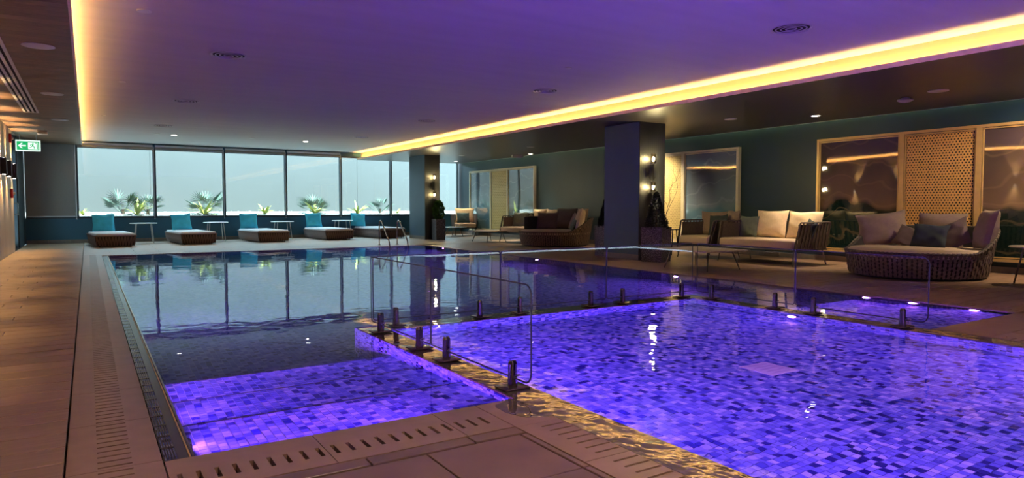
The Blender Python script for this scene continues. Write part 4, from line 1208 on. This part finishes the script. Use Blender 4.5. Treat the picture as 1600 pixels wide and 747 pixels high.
# ------------------------------------------------------------------ low tables
def low_table(label, x, y, a, b_, hgt=.375, rz=0, mat='table_wood', group='low coffee tables in the lounge'):
    t = thing('coffee_table', label, 'table', (x, y, 0), rz, group)
    pts = []
    for sx, sy, a0 in ((1, 1, 0), (-1, 1, PI / 2), (-1, -1, PI), (1, -1, 3 * PI / 2)):
        for k in range(7):
            an = a0 + PI / 2 * k / 6; r = .16; pts.append((sx * (a / 2 - r) + r * math.cos(an), sy * (b_ / 2 - r) + r * math.sin(an)))
    MB().prism(pts, hgt, hgt + .022).build('table_top', mat, t, smooth=False)
    for sx in (-1, 1):
        for sy in (-1, 1):
            MB().tube([(sx * (a / 2 - .28), sy * (b_ / 2 - .24), hgt), (sx * (a / 2 - .16), sy * (b_ / 2 - .14), 0)], [.017, .012], 8).build('leg', 'leg_metal', t)
    MB().box(-a / 2 + .27, -b_ / 2 + .23, hgt - .02, a / 2 - .27, b_ / 2 - .23, hgt).build('apron', 'leg_metal', t, smooth=False)
    return t
low_table('low wood-topped coffee table beside the pool, near the nearer column', 10.45, 9.45, 1.25, 1.42)
low_table('low wood-topped coffee table in front of the farther daybed', 12.05, 20.7, 1.1, 1.32)
low_table('small low pale table before the far armchairs, right of the farther column', 13.0, 25.25, .85, .9, mat='table_pale')
def stool(label, x, y, h, r, mat='table_wood', leg='leg_metal', name='side_table', group='small round side tables in the lounge'):
    t = thing(name, label, 'table', (x, y, 0), 0, group)
    MB().lathe([(r - .01, 0), (r, .006), (r, .018), (r - .01, .024)], n=28, cz=h).build('table_top', mat, t)
    for a in range(3):
        an = PI * 1.08 + a * 2 * PI / 3; c, s = math.cos(an), math.sin(an)
        MB().tube([(c * (r * .45), s * (r * .45), h), (c * (r * .9), s * (r * .9), 0)], .014, 8).build('leg', leg, t)
stool('small round side table cut by the right edge of the photo', 12.62, 4.62, .60, .32)
stool('tall thin dark stool behind the nearer column\'s planter', 12.74, 12.45, .65, .13, 'black_metal', 'black_metal')

# ------------------------------------------------------------------ planters
def planter(label, x, y, w, h, rz, kind, ph, mat):
    t = thing('potted_shrub', label, 'plant', (x, y, 0), rz, 'shrubs in speckled square planters')
    mb = MB(); a = w / 2; b_ = a * .94
    mb.hexa([(-b_, -b_, 0), (b_, -b_, 0), (b_, b_, 0), (-b_, b_, 0)], [(-a, -a, h), (a, -a, h), (a, a, h), (-a, a, h)])
    mb.f.remove(mb.f[1])
    i_ = a - .025
    mb.add([(-a, -a, h), (a, -a, h), (a, a, h), (-a, a, h), (-i_, -i_, h), (i_, -i_, h), (i_, i_, h), (-i_, i_, h), (-i_, -i_, h - .06), (i_, -i_, h - .06), (i_, i_, h - .06), (-i_, i_, h - .06)],
           [(0, 1, 5, 4), (1, 2, 6, 5), (2, 3, 7, 6), (3, 0, 4, 7), (4, 5, 9, 8), (5, 6, 10, 9), (6, 7, 11, 10), (7, 4, 8, 11)])
    mb.build('planter', 'speckle', t, smooth=False)
    MB().box(-i_, -i_, h - .1, i_, i_, h - .055).build('soil', 'soil', t, smooth=False)
    MB().tube([(0, 0, h - .06), (0, 0, h + ph * .5)], .02, 6).build('stem', 'twig', t)
    fo = MB(); rnd = random.Random(int(x * 100))
    for k in range(5200 if kind == 'bush' else 3600):
        v = rnd.random()
        if kind == 'cone':
            z = v ** 1.25; R = (1 - z) ** .8 * w * .52 + .02
        else:
            z = v; R = math.sin(PI * (.1 + .86 * z)) ** .6 * w * .62
        R *= (.86 + .2 * noise.noise(Vector((z * 9, rnd.random(), x)))); an = rnd.random() * 2 * PI; rr = R * rnd.uniform(.72, 1.08)
        c = Vector((rr * math.cos(an), rr * math.sin(an), h - .03 + z * ph))
        d = Vector((math.cos(an), math.sin(an), rnd.uniform(.3, 1.4))).normalized(); s = rnd.uniform(.02, .045)
        n_ = d.cross(Vector((rnd.uniform(-1, 1), rnd.uniform(-1, 1), rnd.uniform(-1, 1)))).normalized() * s * .35
        fo.add([c - d * s * .4, c + n_, c + d * s, c - n_], [(0, 1, 2, 3)])
    tag(fo.build('foliage', mat, t, smooth=False), kind='stuff')
    return t
planter('speckled square planter with a round green bush in front of the farther column', 11.2, 23.02, .40, .78, 0, 'bush', .72, 'leaf_dark')
pc = planter('speckled square planter with a dark cone-shaped shrub in front of the nearer column', 10.95, 11.25, .52, .78, .35, 'cone', .82, 'leaf_deep_green')
planter('speckled square planter with dark shrub peeking out left of the nearer column', 11.2, 13.3, .42, .76, 0, 'cone', .72, 'leaf_deep_green')
rnd = random.Random(3)
br = MB()
def branch(p, d, L_, r, depth):
    pts = [p]; q = p.copy()
    for k in range(6):
        d = (d + Vector((rnd.uniform(-.35, .35), rnd.uniform(-.3, .3), rnd.uniform(-.25, .3)))).normalized(); q = q + d * L_ / 6; pts.append(q.copy())
        if depth and k in (2, 4): branch(q.copy(), (d + Vector((rnd.uniform(-.9, .9), 0, .3))).normalized(), L_ * .5, r * .6, depth - 1)
    br.tube(pts, [r * (1 - i / 8) for i in range(len(pts))], 5)
t = thing('dry_branches', 'bare thin branches rising behind the cone-shaped shrub, before the pale lattice', 'plant', (12.75, 12.95, 0))
MB().lathe([(.10, 0), (.13, .35), (.09, .55), (.10, .6)], n=20).build('vase', 'black_metal', t)
for a in (-.5, .1, .6): branch(Vector((0, 0, .6)), Vector((a * .7 + .3, 0, 1.2)).normalized(), 1.35, .009, 2)
br.build('branch', 'twig', t)

# ------------------------------------------------------------------ framed wall art
def hexlat(mb, y0, y1, z0, z1, cell, x, th=.02):
    dy = cell; dz = cell * .866; r0 = cell / math.sqrt(3); r1 = r0 * .56
    j = 0; z = z0 + r0 * .6
    while z < z1 - r0 * .3:
        y = y0 + (dy / 2 if j % 2 == 0 else dy)
        while y < y1 - dy * .3:
            o = len(mb.v)
            for (r, xx) in ((r0, x), (r1, x), (r1, x + th)):
                for k in range(6):
                    a = PI / 6 + k * PI / 3
                    mb.v.append((xx, min(max(y + r * math.cos(a), y0), y1), min(max(z + r * math.sin(a), z0), z1)))
            for k in range(6):
                l = (k + 1) % 6
                mb.f.append((o + k, o + l, o + 6 + l, o + 6 + k)); mb.f.append((o + 6 + k, o + 6 + l, o + 12 + l, o + 12 + k))
            y += dy
        z += dz; j += 1
def art(label, ya, yb, l0, l1, fm, lm, bm_, am, cell):
    """frame from y=ya to yb with a lattice between l0 and l1, on the right wall"""
    X = XR - .10; z0, z1 = .22, 2.8
    t = thing('framed_panel', label, 'wall art', (XR, (ya + yb) / 2, 0), 0, 'long framed panels on the lounge wall')
    cy_ = (ya + yb) / 2; ox = X - XR
    f_ = .055
    for n_, (p, q, r_, s) in {'top_rail': (ya, yb, z1 - f_, z1), 'bottom_rail': (ya, yb, z0, z0 + f_)}.items():
        MB().box(ox - .02, p - cy_, r_, -.012, q - cy_, s).build(n_, fm, t, smooth=False)
    for p in (ya, yb - f_): MB().box(ox - .02, p - cy_, z0 + f_, -.012, p + f_ - cy_, z1 - f_).build('stile', fm, t, smooth=False)
    for p in (l0, l1): MB().box(ox - .02, p - .05 - cy_, z0 + f_, -.012, p + .05 - cy_, z1 - f_).build('mullion_post', fm, t, smooth=False)
    # raised inner lip, giving the double line of the frame
    for (p, q) in ((ya + f_, l0 - .05), (l0 + .05, l1 - .05), (l1 + .05, yb - f_)):
        a_, b_ = p - cy_, q - cy_
        MB().box(ox - .005, a_, z1 - f_ - .035, -.02, b_, z1 - f_ - .012).box(ox - .005, a_, z0 + f_ + .012, -.02, b_, z0 + f_ + .035).box(ox - .005, a_ + .012, z0 + f_, -.02, a_ + .03, z1 - f_).box(ox - .005, b_ - .03, z0 + f_, -.02, b_ - .012, z1 - f_).build('inner_lip', fm, t, smooth=False)
    for p, q in ((ya + f_, l0 - .05), (l1 + .05, yb - f_)):
        MB().box(ox + .02, p - cy_, z0 + f_, -.014, q - cy_, z1 - f_).build('glazed_print', am, t, smooth=False)
    lb = MB().box(ox + .055, l0 + .05 - cy_, z0 + f_, -.014, l1 - .05 - cy_, z1 - f_).build('lattice_backing', bm_, t, smooth=False)
    mb = MB(); hexlat(mb, l0 + .08 - cy_, l1 - .08 - cy_, z0 + f_ + .04, z1 - f_ - .04, cell, ox + .01)
    tag(mb.build('honeycomb_lattice', lm, t, smooth=False), kind='stuff')
art('far framed panel with pale lattice, reflecting the windows', 21.3, 26.45, 23.25, 24.6, 'cream_frame', 'lattice_cream', 'backing_cream', 'art_pale', .075)
art('framed panel with cream lattice right behind the nearer column', 11.8, 17.0, 13.74, 15.1, 'cream_frame', 'lattice_cream', 'backing_cream', 'art_pale', .06)
art('gold framed panel with brown honeycomb lattice and dark landscape prints at the right', 4.4, 9.57, 6.2, 7.64, 'gold', 'lattice_gold', 'backing_dark', 'art_dark', .06)
